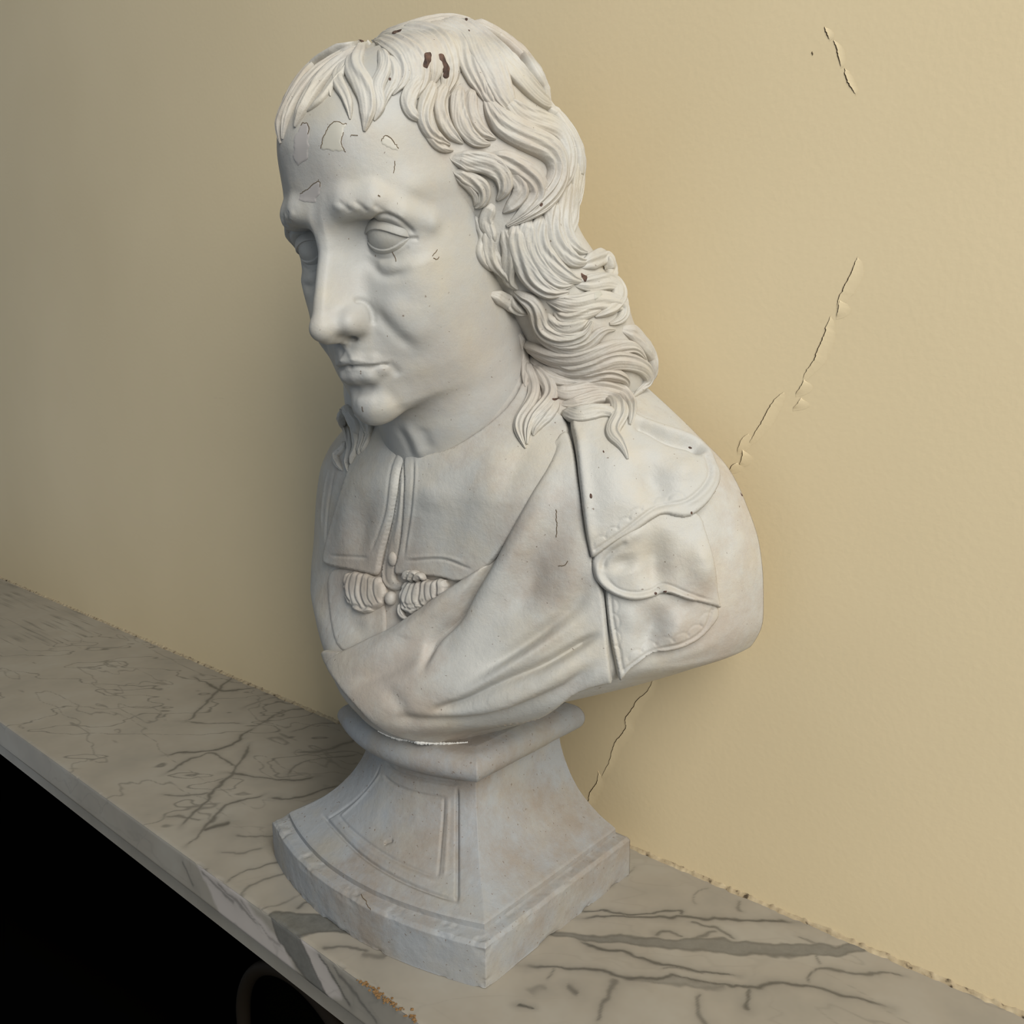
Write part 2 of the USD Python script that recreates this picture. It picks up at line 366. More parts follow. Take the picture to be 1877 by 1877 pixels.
TOPL = [([(1061, 1667), (1100, 1668), (1150, 1673), (1221, 1669), (1250, 1672), (1252, 1684)], .0011, .9), ([(1058, 1680), (1132, 1677), (1180, 1680), (1221, 1682), (1310, 1684), (1400, 1687), (1464, 1688)], .0014, .9),
    ([(1198, 1714), (1215, 1706), (1230, 1706), (1250, 1716)], .0010, .7), ([(1268, 1693), (1303, 1703), (1328, 1714), (1345, 1720)], .0010, .7), ([(1262, 1722), (1300, 1714), (1312, 1712)], .0009, .6),
    ([(1057, 1723), (1121, 1743), (1160, 1752), (1196, 1764), (1257, 1775), (1321, 1787), (1357, 1789)], .0013, .9), ([(950, 1768), (1014, 1771), (1114, 1784), (1178, 1793), (1257, 1796), (1328, 1807), (1371, 1809), (1418, 1807), (1485, 1807), (1560, 1830), (1640, 1850)], .0014, .85),
    ([(1211, 1778), (1257, 1777), (1290, 1785)], .0010, .6), ([(1371, 1810), (1368, 1835), (1375, 1857)], .0013, .8), ([(1278, 1818), (1280, 1857), (1293, 1877)], .0014, .6), ([(1132, 1793), (1107, 1839), (1098, 1880)], .0015, .6),
    ([(1495, 1752), (1502, 1762), (1507, 1774)], .0009, .6), ([(1485, 1803), (1489, 1787), (1560, 1784), (1660, 1790)], .0010, .7), ([(1012, 1773), (1015, 1785), (1005, 1800)], .0012, .5), ([(1276, 1656), (1274, 1636), (1300, 1625)], .0008, .35), ([(1356, 1672), (1354, 1660), (1356, 1650)], .0008, .5), ([(1150, 1608), (1160, 1588)], .0008, .35),
    ([(1462, 1714), (1480, 1722), (1494, 1730)], .0008, .5), ([(948, 1841), (962, 1845), (976, 1846)], .0012, 1), ([(1040, 1812), (1060, 1818), (1072, 1822)], .0022, .6), ([(962, 1822), (985, 1812), (1005, 1815)], .0035, .35),
    ([(357, 1239), (413, 1265), (468, 1260), (520, 1272)], .0018, .9), ([(327, 1322), (350, 1317), (383, 1280), (405, 1262), (430, 1240)], .0016, .8), ([(331, 1325), (394, 1325), (442, 1327)], .0012, .7), ([(300, 1384), (357, 1377), (405, 1373), (442, 1351), (468, 1332)], .0015, .9), ([(468, 1332), (540, 1300), (590, 1310)], .0012, .7),
    ([(300, 1420), (327, 1406), (368, 1382), (400, 1384), (420, 1396), (436, 1404)], .0015, .8), ([(330, 1515), (346, 1499), (387, 1458), (431, 1406), (461, 1362)], .0013, .8), ([(300, 1455), (372, 1456), (392, 1452)], .0011, .6), ([(342, 1555), (379, 1514), (405, 1484), (457, 1466), (487, 1455)], .0014, .8), ([(376, 1521), (400, 1514), (424, 1508)], .0032, .9), ([(300, 1500), (345, 1498), (372, 1500)], .0011, .6),
    ([(409, 1417), (440, 1420), (476, 1425), (528, 1432), (580, 1425)], .0013, .8), ([(498, 1462), (543, 1462), (595, 1447), (620, 1440)], .0016, .8), ([(520, 1421), (572, 1392), (617, 1388), (660, 1380)], .0012, .6), ([(532, 1343), (580, 1328), (640, 1325)], .0012, .6), ([(560, 1380), (610, 1370), (660, 1350)], .0025, .5), ([(413, 1622), (450, 1596), (506, 1581), (543, 1574)], .0011, .7), ([(435, 1640), (476, 1618), (528, 1600)], .0011, .6), ([(476, 1663), (506, 1659), (550, 1640)], .0010, .5),
    ([(431, 1529), (480, 1532), (510, 1528)], .0014, .6), ([(500, 1512), (540, 1516)], .001, .5), ([(400, 1560), (440, 1562), (480, 1552)], .0010, .5), ([(539, 1666), (558, 1653), (580, 1658), (590, 1672)], .0014, .8), ([(584, 1741), (632, 1738), (680, 1742)], .0013, .7), ([(665, 1746), (690, 1750), (712, 1756)], .0030, .5), ([(380, 1590), (376, 1600)], .003, .6), ([(436, 1638), (441, 1644)], .003, .5), ([(474, 1661), (480, 1666)], .003, .6), ([(700, 1240), (560, 1262), (440, 1300)], .001, .5)]
TOPL = [(top_line(p), w, d) for p, w, d in TOPL]
def flat(px): return on_plane(chaikin_open(px), 2, 0.0)[:, :2]
def chaikin_open(p):
    p = np.asarray(p, float)
    for _ in range(2):
        q = np.roll(p, -1, axis=0); p = np.stack([0.75 * p + 0.25 * q, 0.25 * p + 0.75 * q], 1).reshape(-1, 2)
    return p
TOPB = [(flat([(1000, 1705), (1032, 1711), (1100, 1714), (1200, 1719), (1280, 1721), (1357, 1726), (1436, 1734), (1507, 1730), (1590, 1724), (1600, 1742), (1550, 1746), (1471, 1753), (1400, 1748), (1328, 1748), (1278, 1743), (1211, 1734), (1121, 1727), (1021, 1718)]), .72),
        (flat([(493, 1674), (510, 1672), (555, 1677), (608, 1682), (660, 1690), (700, 1704), (660, 1712), (600, 1711), (570, 1714), (540, 1711), (514, 1698), (498, 1688)]), .95), (flat([(1140, 1788), (1200, 1794), (1257, 1797), (1330, 1808), (1330, 1812), (1250, 1806), (1180, 1800)]), .5)]
FACEL = [(face_line(p), w, d) for p, w, d in [([(331, 1576), (345, 1604), (361, 1634)], .0016, .5), ([(368, 1594), (398, 1626), (434, 1662)], .0018, .5), ([(394, 1614), (430, 1650), (476, 1702)], .0016, .5), ([(580, 1741), (606, 1782), (645, 1848)], .0010, .8), ([(610, 1768), (660, 1838), (690, 1880)], .0012, .6), ([(440, 1650), (480, 1700), (520, 1740)], .0012, .35)]]
def facepoly(px): return on_plane(np.asarray(px, float), 1, SHELF_FRONT)[:, [0, 2]]
FACEB = [(facepoly([(492, 1670), (520, 1690), (545, 1712), (562, 1752), (600, 1828), (572, 1806), (545, 1772), (515, 1728)]), .85)]
FACEW = [facepoly([(365, 1588), (440, 1640), (480, 1690), (515, 1730), (540, 1780), (470, 1730), (400, 1670)]), facepoly([(545, 1712), (575, 1735), (600, 1780), (625, 1825), (600, 1825), (570, 1770)])]
shelf = thing('mantel_shelf', 'veined grey and cream marble mantel shelf that carries the bust', 'mantel shelf')
def grid_mesh(us, vs, fn):
    U, Vv = np.meshgrid(us, vs, indexing='ij'); P = np.c_[U.ravel(), Vv.ravel()]
    i, j = np.meshgrid(np.arange(len(us) - 1), np.arange(len(vs) - 1), indexing='ij'); a = (i * len(vs) + j).ravel(); n = len(vs)
    F = np.vstack([np.c_[a, a + n, a + n + 1], np.c_[a, a + n + 1, a + 1]])
    return P, F, fn(P)
xs = np.r_[np.linspace(-2.6, -0.75, 60)[:-1], np.arange(-0.75, 0.46, 0.0011), np.linspace(0.46, 2.2, 60)[1:]]
P, F, V = grid_mesh(xs, np.linspace(SHELF_FRONT, 0.0, 206), lambda P: np.c_[P, np.zeros(len(P))])
_e = np.clip(1 - (P[:, 1] - SHELF_FRONT) / 0.003, 0, 1); _c = np.clip(meshkit.fbm(np.c_[P[:, 0] * 55, P[:, 1] * 55, np.zeros(len(P))], 3, seed=31) - .55, 0, 1) * 0.012
V[:, 2] -= _e ** 2 * (0.0006 + _c)
net = lambda P: np.clip((-0.12 - P[:, 0]) / 0.12, 0, 1) + np.clip((P[:, 0] - 0.24) / 0.1, 0, .6) + 0.12
obj('slab_top', (V, F), M_MARBLE, shelf, smooth=True, colors={'marble': marble_attr(P, TOPL, TOPB, [], 41, net)})
P, F, V = grid_mesh(xs, np.linspace(-SLAB, -0.0006, 27), lambda P: np.c_[P[:, 0], np.full(len(P), SHELF_FRONT), P[:, 1]])
V[:, 1] += np.clip(1 + P[:, 1] / 0.003, 0, 1) ** 2 * 0.0006 + np.clip(1 - (P[:, 1] + SLAB) / .002, 0, 1) ** 2 * .0006
obj('slab_edge', (V, F), M_MARBLE, shelf, smooth=True, colors={'marble': marble_attr(P, FACEL, FACEB, FACEW, 57, lambda P: 0.25 + 0 * P[:, 0])})
obj('slab_body', box((-2.6, SHELF_FRONT + 0.002, -SLAB), (2.2, -0.0005, -0.014)), M_MARBLE, shelf)
obj('frieze', trimesh.util.concatenate([box((-2.6, -0.214, -0.056), (2.2, -0.15, -SLAB)), box((-2.6, -0.206, -0.062), (2.2, -0.15, -0.056))]), M_MARBLE, shelf)
fire = thing('fireplace', 'black fireplace opening below the marble mantel', 'fireplace', kind='structure')
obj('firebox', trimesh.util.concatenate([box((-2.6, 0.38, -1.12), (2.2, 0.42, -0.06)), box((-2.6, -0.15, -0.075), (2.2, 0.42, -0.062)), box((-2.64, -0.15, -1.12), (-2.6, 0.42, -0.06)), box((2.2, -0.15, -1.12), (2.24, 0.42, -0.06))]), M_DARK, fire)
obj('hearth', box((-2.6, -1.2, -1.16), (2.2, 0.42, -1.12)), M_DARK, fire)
t_ = np.linspace(0, np.pi, 50)
arch = np.c_[-0.36 + 0.125 * np.cos(t_), np.full(50, 0.0), -0.46 + 0.115 * np.sin(t_)]
arch = np.vstack([[[-0.235, 0, -1.10]], arch, [[-0.485, 0, -1.10]]])
screen = thing('fire_guard', 'dim iron hoop of a fire guard in the black fireplace', 'fire guard')
obj('hoop', trimesh.creation.sweep_polygon(__import__('shapely').Point(0, 0).buffer(0.009), arch), M_SOOT, screen, smooth=40)
obj('foot', box((-0.52, -0.06, -1.12), (-0.20, 0.06, -1.098)), M_SOOT, screen)
# paint and grime in the joint between wall and marble
jx = np.arange(-1.6, 1.4, 0.0012); jn = meshkit.fbm(np.c_[jx * 220, jx * 0, jx * 0], 3, seed=5)
jw = 0.0016 + 0.0030 * jn; jh = 0.0006 + 0.0022 * meshkit.fbm(np.c_[jx * 320, jx * 0 + 4, jx * 0], 3, seed=6)
rows = [np.c_[jx, -jw, jx * 0 - .0004], np.c_[jx, -jw * .6, jh * .45], np.c_[jx, -jw * .22, jh * 1.0], np.c_[jx, jx * 0 + .0004, jh * 1.25]]
a = np.arange(len(jx) - 1); n = len(jx); F = np.vstack([np.vstack([np.c_[r * n + a, r * n + a + 1, r * n + a + n], np.c_[r * n + a + 1, r * n + a + n + 1, r * n + a + n]]) for r in range(3)])
obj('joint_filler', (np.vstack(rows), F), M_GRIME, wall, smooth=True)
# crumbs of rust on the marble
cr = []
for k in range(70):
    u = rng.random(); px = np.array([654 + 112 * u + rng.normal(0, 4), 1796 + 76 * u + rng.normal(0, 3)])
    c = on_plane(px, 2, 0.0)[0]; b = trimesh.creation.icosphere(1, 0.0004 + 0.0007 * rng.random()); b.vertices = b.vertices * (0.6 + 0.8 * rng.random((len(b.vertices), 1))) * [1, 1, .6]; b.apply_translation(c + [0, 0, .0002]); cr.append(b)
tag(obj('rust_crumbs', trimesh.util.concatenate(cr), M_RUST), 'trail of small rust-brown crumbs on the marble in front of the pedestal', 'crumbs', kind='stuff')

# ---------------------------------------------------------------- carving
def carve(mesh, surf, strokes, frame=None):
    """Raise (+) or cut (-) a mesh along strokes traced on it: (points, height mm, width px, mirrored on the other half of the face)."""
    V = np.array(mesh.vertices); nrm = np.array(surf.n); tree = cKDTree(V)
    D = np.zeros(len(V))
    for pts, amp, w, mirror in strokes:
        amp_w = w
        line = spline(surf.cast(spline(pts, step=4))[0], step=0.0012)
        lines = [line]
        if mirror:
            q = world_to_head(line); q[:, 0] *= -1
            lines.append(head_to_world(q))
        w = w / 3050.0
        for ln in lines:
            near = np.unique(np.concatenate(tree.query_ball_point(ln, 2.6 * w + 0.002)).astype(int))
            d, t, _ = seg_dist(V[near], ln)
            taper = np.clip(np.minimum(t, 1 - t) / (0.3 if amp_w >= 6 else 0.1), 0, 1); taper = taper * taper * (3 - 2 * taper)
            D[near] += amp * 1e-3 * np.exp(-(d / w) ** 2) * taper
    return trimesh.Trimesh(V + nrm * D[:, None], mesh.faces, process=False)
# ---------------------------------------------------------------- pedestal
bust = thing('portrait_bust', 'white painted plaster bust of a long-haired man on a flared pedestal', 'bust', loc=(0, 0, 0))
def ring_loft(rings, close=True):
    n = len(rings[0]); V = np.vstack(rings); T = []
    k = np.arange(n)
    for i in range(len(rings) - 1):
        a, b = i * n + k, i * n + (k + 1) % n
        T += [np.c_[a, b, b + n], np.c_[a, b + n, a + n]]
    V = list(V)
    for ring, flip in ((0, True), (len(rings) - 1, False)):
        c = len(V); V.append(np.mean(rings[ring], axis=0))
        a, b = ring * n + k, ring * n + (k + 1) % n
        T.append(np.c_[b, a, np.full(n, c)] if flip else np.c_[a, b, np.full(n, c)])
    return trimesh.Trimesh(np.array(V), np.vstack(T), process=False)
def pedestal_ring(z, w, yf, yb, bulge, r=0.004, nf=60, ns=24):
    """Plan: straight sides and back, convex front. Corners slightly rounded by sampling."""
    x = np.linspace(-w, w, nf)
    front = np.c_[x, yf - bulge * (1 - (x / w) ** 2)]
    right = np.c_[np.full(ns, w), np.linspace(yf, yb, ns + 1)[1:]]
    back = np.c_[np.linspace(w, -w, ns + 1)[1:], np.full(ns, yb)]
    left = np.c_[np.full(ns - 1, -w), np.linspace(yb, yf, ns + 1)[1:-1]]
    p = np.vstack([front, right, back, left])
    return np.c_[p, np.full(len(p), z)]
PED = [  # z, half width, front edge y, back y, bulge
    (0.000, .1075, -.183, -.030, .022), (0.0265, .1075, -.183, -.030, .022), (0.0285, .1055, -.181, -.031, .022), (0.0295, .100, -.176, -.034, .022),
    (0.0300, .0985, -.1745, -.035, .022), (0.0335, .0985, -.1745, -.035, .022), (0.0345, .0975, -.1735, -.035, .022),
    (0.040, .088, -.164, -.037, .021), (0.048, .0775, -.155, -.039, .020), (0.058, .0685, -.147, -.041, .019), (0.070, .061, -.140, -.042, .018), (0.082, .056, -.1355, -.043, .0175), (0.093, .0535, -.133, -.0435, .017),
    (0.0945, .055, -.1345, -.043, .017), (0.0970, .056, -.1355, -.0425, .017), (0.0985, .0555, -.135, -.043, .017), (0.0992, .0585, -.138, -.041, .017)]
PED += [(0.1095 - 0.0102 * math.cos(t), .0585 + .0112 * math.sin(t), -.138 - .0112 * math.sin(t), -.041 + .006 * math.sin(t), .018) for t in np.linspace(0.12, 2.75, 22)] + [(0.1205, .058, -.137, -.042, .017), (0.1206, .04, -.12, -.05, .01)]
def dense(rows, step=0.0007):
    rows = np.array(rows); out = [rows[0]]
    for p, q in zip(rows[:-1], rows[1:]):
        k = max(1, int(np.linalg.norm((q - p)[:4]) / step))
        out += [p + (q - p) * (j + 1) / k for j in range(k)]
    return np.array(out)
PED_FLARE = np.array(PED)
_curve = PchipInterpolator(PED_FLARE[6:13, 0], PED_FLARE[6:13, 1:])
PED = [tuple(r) for r in PED_FLARE[:6]] + [(z, *_curve(z)) for z in np.linspace(PED_FLARE[6, 0], PED_FLARE[12, 0], 60)] + [tuple(r) for r in PED_FLARE[13:]]
ped = ring_loft([pedestal_ring(*r, nf=240, ns=120) for r in dense(PED)])
_v = np.array(ped.vertices); _n = np.array(ped.vertex_normals)
_rough = (meshkit.fbm(_v * 90, 4, seed=3) - 0.5) * 0.0007 + (meshkit.fbm(_v * 14, 2, seed=9) - 0.5) * 0.0012
_edge = np.clip(1 - np.abs(_v[:, 2] - 0.0275) / 0.006, 0, 1) + np.clip(1 - np.hypot(_v[:, 0] - .1075, _v[:, 1] + .183) / 0.012, 0, 1) * (_v[:, 2] < .034) + np.clip(1 - _v[:, 2] / 0.004, 0, 1)
_chip = np.clip(meshkit.fbm(_v * 85, 4, seed=21) - 0.53, 0, 1) * np.clip(_edge, 0, 1) * 0.006
_v = _v + _n * (_rough - _chip)[:, None]; _v[:, 2] = np.maximum(_v[:, 2], 0)
ped = trimesh.Trimesh(_v, ped.faces, process=False)
ped = carve(ped, Surface(ped), [
    ([(838, 1440), (838, 1500), (838, 1560), (838, 1610), (838, 1660)], -2.4, 3.0, False), ([(704, 1395), (730, 1416), (770, 1428), (810, 1435), (846, 1438)], -1.6, 2.6, False),
    ([(846, 1655), (790, 1636), (745, 1618), (700, 1594), (660, 1566), (625, 1532), (600, 1504), (588, 1490)], -2.2, 3.0, False),
    ([(596, 1504), (630, 1482), (660, 1458), (684, 1430), (698, 1400)], -1.0, 3.0, False), ([(622, 1498), (650, 1474), (676, 1446), (698, 1418)], 0.7, 4.0, False),
    ([(700, 1418), (722, 1438), (750, 1450), (785, 1459), (820, 1463)], -1.3, 2.6, False), ([(814, 1458), (812, 1500), (808, 1550), (803, 1612)], -0.9, 2.6, False), ([(822, 1458), (820, 1520), (814, 1612)], 0.6, 4.0, False),
    ([(808, 1612), (770, 1597), (730, 1580), (690, 1556), (655, 1530), (630, 1506), (618, 1490)], -1.0, 2.6, False), ([(806, 1620), (760, 1604), (700, 1574), (650, 1538), (620, 1506)], 0.6, 4.0, False),
    ([(720, 1540), (704, 1546)], -1.5, 4, False),
])
obj('pedestal', ped, M_BASE, bust, smooth=40)

# ---------------------------------------------------------------- torso
TZ = np.array([.100, .107, .120, .132, .146, .165, .177, .190, .209, .230, .253, .280, .298, .320, .346, .365, .380])
TA = np.array([.026, .036, .052, .066, .100, .146, .170, .192, .1985, .1975, .194, .183, .172, .147, .113, .085, .050])
TB = np.array([.085, .110, .133, .145, .152, .146, .139, .129, .121, .117, .116, .117, .112, .100, .086, .072, .045])
fa, fb = PchipInterpolator(TZ, TA), PchipInterpolator(TZ, TB)
def torso_point(th, z):
    a, b = fa(z), fb(z)
    c, s = np.cos(th), np.sin(th)
    a = a * np.where(c < 0, 0.94, 1.0)
    e = 0.92
    return np.c_[a * np.sign(c) * np.abs(c) ** e, -0.03 - b * np.abs(s) ** e, z]
def torso_mesh(nt=420, nz=330):
    zz = np.linspace(TZ[0], TZ[-1], nz)
    th = np.linspace(0, np.pi, nt)
    rings = []
    for z in zz:
        f = torso_point(th, np.full(nt, z))
        bx = np.linspace(f[-1, 0], f[0, 0], 26)[1:-1]
        b = np.c_[bx, np.full(24, -0.022), np.full(24, z)]
        rings.append(np.vstack([f, b])[::-1])
    return ring_loft(rings)
torso = torso_mesh()
S_TORSO = Surface(torso)

# ---------------------------------------------------------------- head (built in life-size millimetres, then set in place)
HEAD_S = 0.853e-3
_roll = Ro.from_rotvec(FWD * math.radians(-3.3))
_pivot = EYE + rays([(650, 560)])[0] * 0.525
HEAD_R = _roll * Ro.from_euler('zxy', [8.47, 15.59, 2.55], degrees=True)
HEAD_AT = _roll.apply(np.array([0.012, -0.1914, 0.4294]) - _pivot) + _pivot
def head_to_world(P): return HEAD_R.apply(np.asarray(P) * HEAD_S) + HEAD_AT
def world_to_head(P): return HEAD_R.inv().apply(np.asarray(P) - HEAD_AT) / HEAD_S
FX = np.array([0, 4, 8, 12, 16, 20, 26, 34, 42, 50, 58, 66, 72, 76.])
FZ = {  # height (mm from the eye line): depth of the face at each distance FX from the midline
    112: (22, 22.2, 23, 24, 25, 26, 29, 33, 39, 46, 56, 74, 101, 124), 95: (4, 4, 4.2, 4.8, 5.8, 7, 9.5, 14, 20, 28, 39, 58, 85, 110),
    80: (-8, -8, -7.8, -7.3, -6.3, -5, -1.5, 5, 13, 23, 35, 56, 82, 106), 60: (-15, -15, -14.8, -14.3, -13.3, -12, -9.5, -3.5, 4, 13, 26, 48, 74, 99),
    40: (-16.5, -16.5, -16.3, -16, -15.3, -14.3, -11.5, -6.5, 0.5, 9, 21, 43, 69, 94), 25: (-18.5, -18.5, -18, -17, -16, -15, -12.5, -8, -2, 5, 15, 37, 64, 90),
    12: (-21.5, -21, -17, -11, -6, -3, 0, 2, 6, 12, 20, 41, 68, 94), 0: (-24, -22.5, -16, -8, -2, 2, 5, 6, 8, 13, 21, 42, 70, 96),
    -12: (-31, -29, -20, -11.5, -5.5, -2.5, -.5, 0, 2, 7, 16, 40, 70, 97), -22: (-37, -35, -25.5, -16, -10.5, -8, -7, -6, -4, 1, 11, 38, 70, 97),
    -35: (-43, -41.5, -34, -24.5, -16.5, -12.5, -11, -9, -5.5, 0, 11, 37, 70, 98), -47: (-41, -40.5, -37.5, -33, -26, -14.5, -13, -11, -7, 0, 12, 38, 72, 100),
    -58: (-25, -24.5, -23.5, -21.5, -19.5, -17, -14.5, -11, -5.5, 2, 15, 40, 74, 103), -68: (-26, -25.5, -24.5, -22.8, -20.5, -17.8, -14, -9, -3, 5, 18, 43, 77, 106),
    -78: (-26.5, -26, -25, -23, -20, -17, -12.5, -6.5, 0, 8, 21, 47, 81, 110), -88: (-24.5, -24, -23, -21, -18.5, -15.5, -11, -5, 2, 11, 25, 53, 88, 118),
    -96: (-23, -22.6, -21.5, -19.5, -17, -14, -9, -2.5, 5, 15, 30, 60, 96, 126), -108: (-25, -24.5, -23, -20.5, -17, -13, -6.5, 2, 11, 24, 42, 75, 110, 140),
    -118: (-22, -21, -19, -15.5, -11, -5.5, 2.5, 13, 26, 42, 64, 100, 135, 160), -130: (-15, -14, -12, -8, -3, 3, 12, 24, 40, 58, 84, 122, 150, 170)}
def build_head():
    fz = np.array(sorted(FZ)); th = np.linspace(0, math.radians(150), 240)
    CY = 55.0
    rows = []
    for z in fz:
        x = np.linspace(0, 76, 300)
        y = PchipInterpolator(FX, FZ[z])(x)
        if FZ[z][0] > -30:  # round the midline
            pass
        a = np.arctan2(x, CY - y); r = np.hypot(x, CY - y)
        o = np.argsort(a)
        rows.append(np.interp(th, a[o], r[o], right=80))
    rr = PchipInterpolator(fz, np.array(rows), axis=0)
    g = Grid((-88, -62, -175), (88, 118, 122), 0.95)
    zs = np.clip(g.ax[2], fz[0], fz[-1])
    R = rr(zs)                                      # z x theta
    X, Y = np.meshgrid(g.ax[0], g.ax[1], indexing='ij')
    rho, ang = np.hypot(X, CY - Y), np.arctan2(np.abs(X), CY - Y)
    for i in range(g.n[2]):
        g.f[:, :, i] = (rho - np.interp(ang, th, R[i])) * 0.85
    # top of the skull, underside of the jaw
    g.add(lambda X, Y, Z: Z - 112 + 0 * X + ((Y - 60) / 70.0) ** 2 * 22, (-90, -62, 60), (90, 118, 122), k=26, op='i')
    g.add(lambda X, Y, Z: (-Z - 121 - (Y + 16) * -0.24) * 0.92 + 0 * X, (-90, -62, -175), (90, 118, 122), k=9, op='i')
    # chin
    g.ellipsoid((0, -12, -109), (15, 13, 12), k=9)
    # nose: tip, wings, columella, nostrils
    g.ellipsoid((0, -40.5, -46.5), (9.0, 10.5, 9), k=8)
    for s in (-1, 1):
        g.ellipsoid((s * 12.0, -24, -46.5), (7.0, 13.0, 8.8), k=9, rot=(0, 0, s * 14))
    g.chain([(0, -39, -53, 4.2), (0, -25, -57.5, 4)], k=4)
    for s in (-1, 1):
        g.ellipsoid((s * 8.0, -27.5, -58.5), (3.4, 8.0, 2.8), k=2, op='s', rot=(0, 0, s * 18))
    # brow ridge
    for s in (-1, 1):
        g.chain([(s * 9, -13, 19, 4), (s * 20, -11.4, 23.5, 4.8), (s * 34, -3.8, 21.5, 5.2), (s * 47, 7, 11, 4.4), (s * 57, 19, 2, 2.4)], k=12)
    # flesh that the eyes sit in
    for s in (-1, 1):
        g.ellipsoid((s * 33, 17, -8), (20, 15.5, 11), k=7)
        g.ellipsoid((s * 46, 19, 1), (9, 12, 9), k=6)
    # lips
    for s in (-1, 1):
        g.chain([(s * 0, -22.0, -74.2, 4.0), (s * 5, -21.8, -73.4, 4.2), (s * 14, -17.6, -75, 3.2), (s * 23, -9.5, -77.6, 1.0)], k=5)
        g.chain([(s * 0, -20.3, -84, 5.2), (s * 9, -19.0, -84, 5.2), (s * 17, -14.4, -81.5, 3.4), (s * 23, -9.0, -79, 1.0)], k=5)
    # neck
    nb = world_to_head(np.array([[0.004, -0.085, 0.30], [0.006, -0.10, 0.345]]))
    g.chain([(*nb[0], 66), (*nb[1], 62), (0, 62, -70, 60)], k=12)
    return g
def build_eye(s):
    """Blank eyeball with the two lids as thicker shells cut along the lid edges."""
    c = np.array((s * 32.0, 10.0, 0.0))
    g = Grid(c - 21, c + 21, 0.42)
    def shell(rad, X, Y, Z): return np.sqrt(((X - c[0]) / 1.16) ** 2 + (Y - c[1]) ** 2 + (Z - c[2]) ** 2) - rad
    def smax(a, b, k):
        return np.maximum(a, b) + np.maximum(k - np.abs(a - b), 0) ** 2 / (4 * k)
    g.add(lambda X, Y, Z: shell(14.0, X, Y, Z), c - 21, c + 21)
    def lid(up, rad, line):
        def fn(X, Y, Z):
            u = (X - c[0]) * s
            zl = line(u) + c[2]
            return smax(shell(rad, X, Y, Z), ((zl - Z) if up else (Z - zl)) * 0.9, 0.9)
        g.add(fn, c - 21, c + 21, k=0.5)
    lid(True, 15.5, lambda u: 5.4 - 0.024 * (u - 0.5) ** 2 - 0.16 * u)
    lid(False, 15.1, lambda u: -7.6 + 0.026 * (u - 1) ** 2 - 0.10 * u)
    return smooth_mesh(g.mesh(), 3)
g = build_head()
head = smooth_mesh(g.mesh(), 2)
head = trimesh.Trimesh(head_to_world(head.vertices), head.faces, process=False)
S_HEAD0 = Surface(head)

FACE = [
    ([(674, 436), (682, 410), (696, 396), (720, 397), (744, 414), (764, 432)], -1.5, 4, True),       # crease over the upper lid
    ([(672, 456), (688, 470), (712, 474), (738, 462), (752, 450)], -0.6, 3, True),                   # under the lower lid
    ([(671, 462), (682, 484), (696, 502), (714, 506), (736, 500), (756, 484)], -1.9, 9, True),       # pouch below the eye
    ([(684, 480), (706, 486), (732, 480)], 0.7, 9, True),
    ([(740, 441), (756, 437), (768, 438)], -0.9, 3, True),
    ([(676, 548), (688, 568), (704, 590), (726, 612), (748, 630), (772, 644)], -1.7, 12, True),      # nose to mouth fold
    ([(690, 536), (722, 576), (756, 604), (800, 630)], 1.5, 26, True),                               # fold of the cheek beside it
    ([(648, 553), (662, 551), (676, 560), (683, 576), (684, 596)], -1.5, 5, True),                   # wing of the nose
    ([(619, 628), (626, 645), (632, 664)], -0.9, 9, False),                                          # philtrum
    ([(634, 674), (652, 673), (676, 673), (700, 669), (716, 670)], -1.7, 3.5, True),                 # between the lips
    ([(706, 664), (720, 674), (734, 692)], -1.0, 8, True),                                           # corner of the mouth
    ([(640, 714), (664, 717), (692, 707)], -1.3, 10, True),
    ([(700, 710), (722, 732), (738, 756)], -0.7, 11, True), ([(650, 738), (672, 738), (694, 742)], 0.8, 14, False),
    ([(632, 626), (640, 646), (650, 664)], 0.6, 5, True), ([(634, 664), (648, 660), (670, 664), (702, 668)], 0.5, 4, True), ([(640, 690), (666, 692), (694, 686)], 0.6, 9, True),                                           # above the chin
    ([(608, 372), (618, 380), (630, 388)], 0.45, 6, True), ([(634, 370), (648, 379), (660, 388)], 0.55, 6, True), ([(664, 372), (682, 382), (698, 390)], 0.5, 6, True), ([(704, 382), (724, 392), (744, 402)], 0.4, 6, True),
    ([(620, 369), (632, 378), (643, 388)], -0.5, 4, True), ([(650, 369), (663, 379), (674, 388)], -0.55, 4, True), ([(684, 376), (700, 385), (716, 394)], -0.4, 4, True),
]
FACE += [([(722, 778), (742, 806), (758, 850)], -0.9, 10, False), ([(736, 768), (757, 800), (776, 850)], 1.4, 12, False), ([(770, 780), (792, 830)], -0.8, 12, False)]
head = carve(head, S_HEAD0, FACE)
S_HEAD = Surface(head)
obj('head', head, M_SKIN, bust, smooth=True)
for sd in (-1, 1):
    e = build_eye(sd)
    obj('eye', trimesh.Trimesh(head_to_world(e.vertices), e.faces, process=False), M_SKIN, bust, smooth=True)

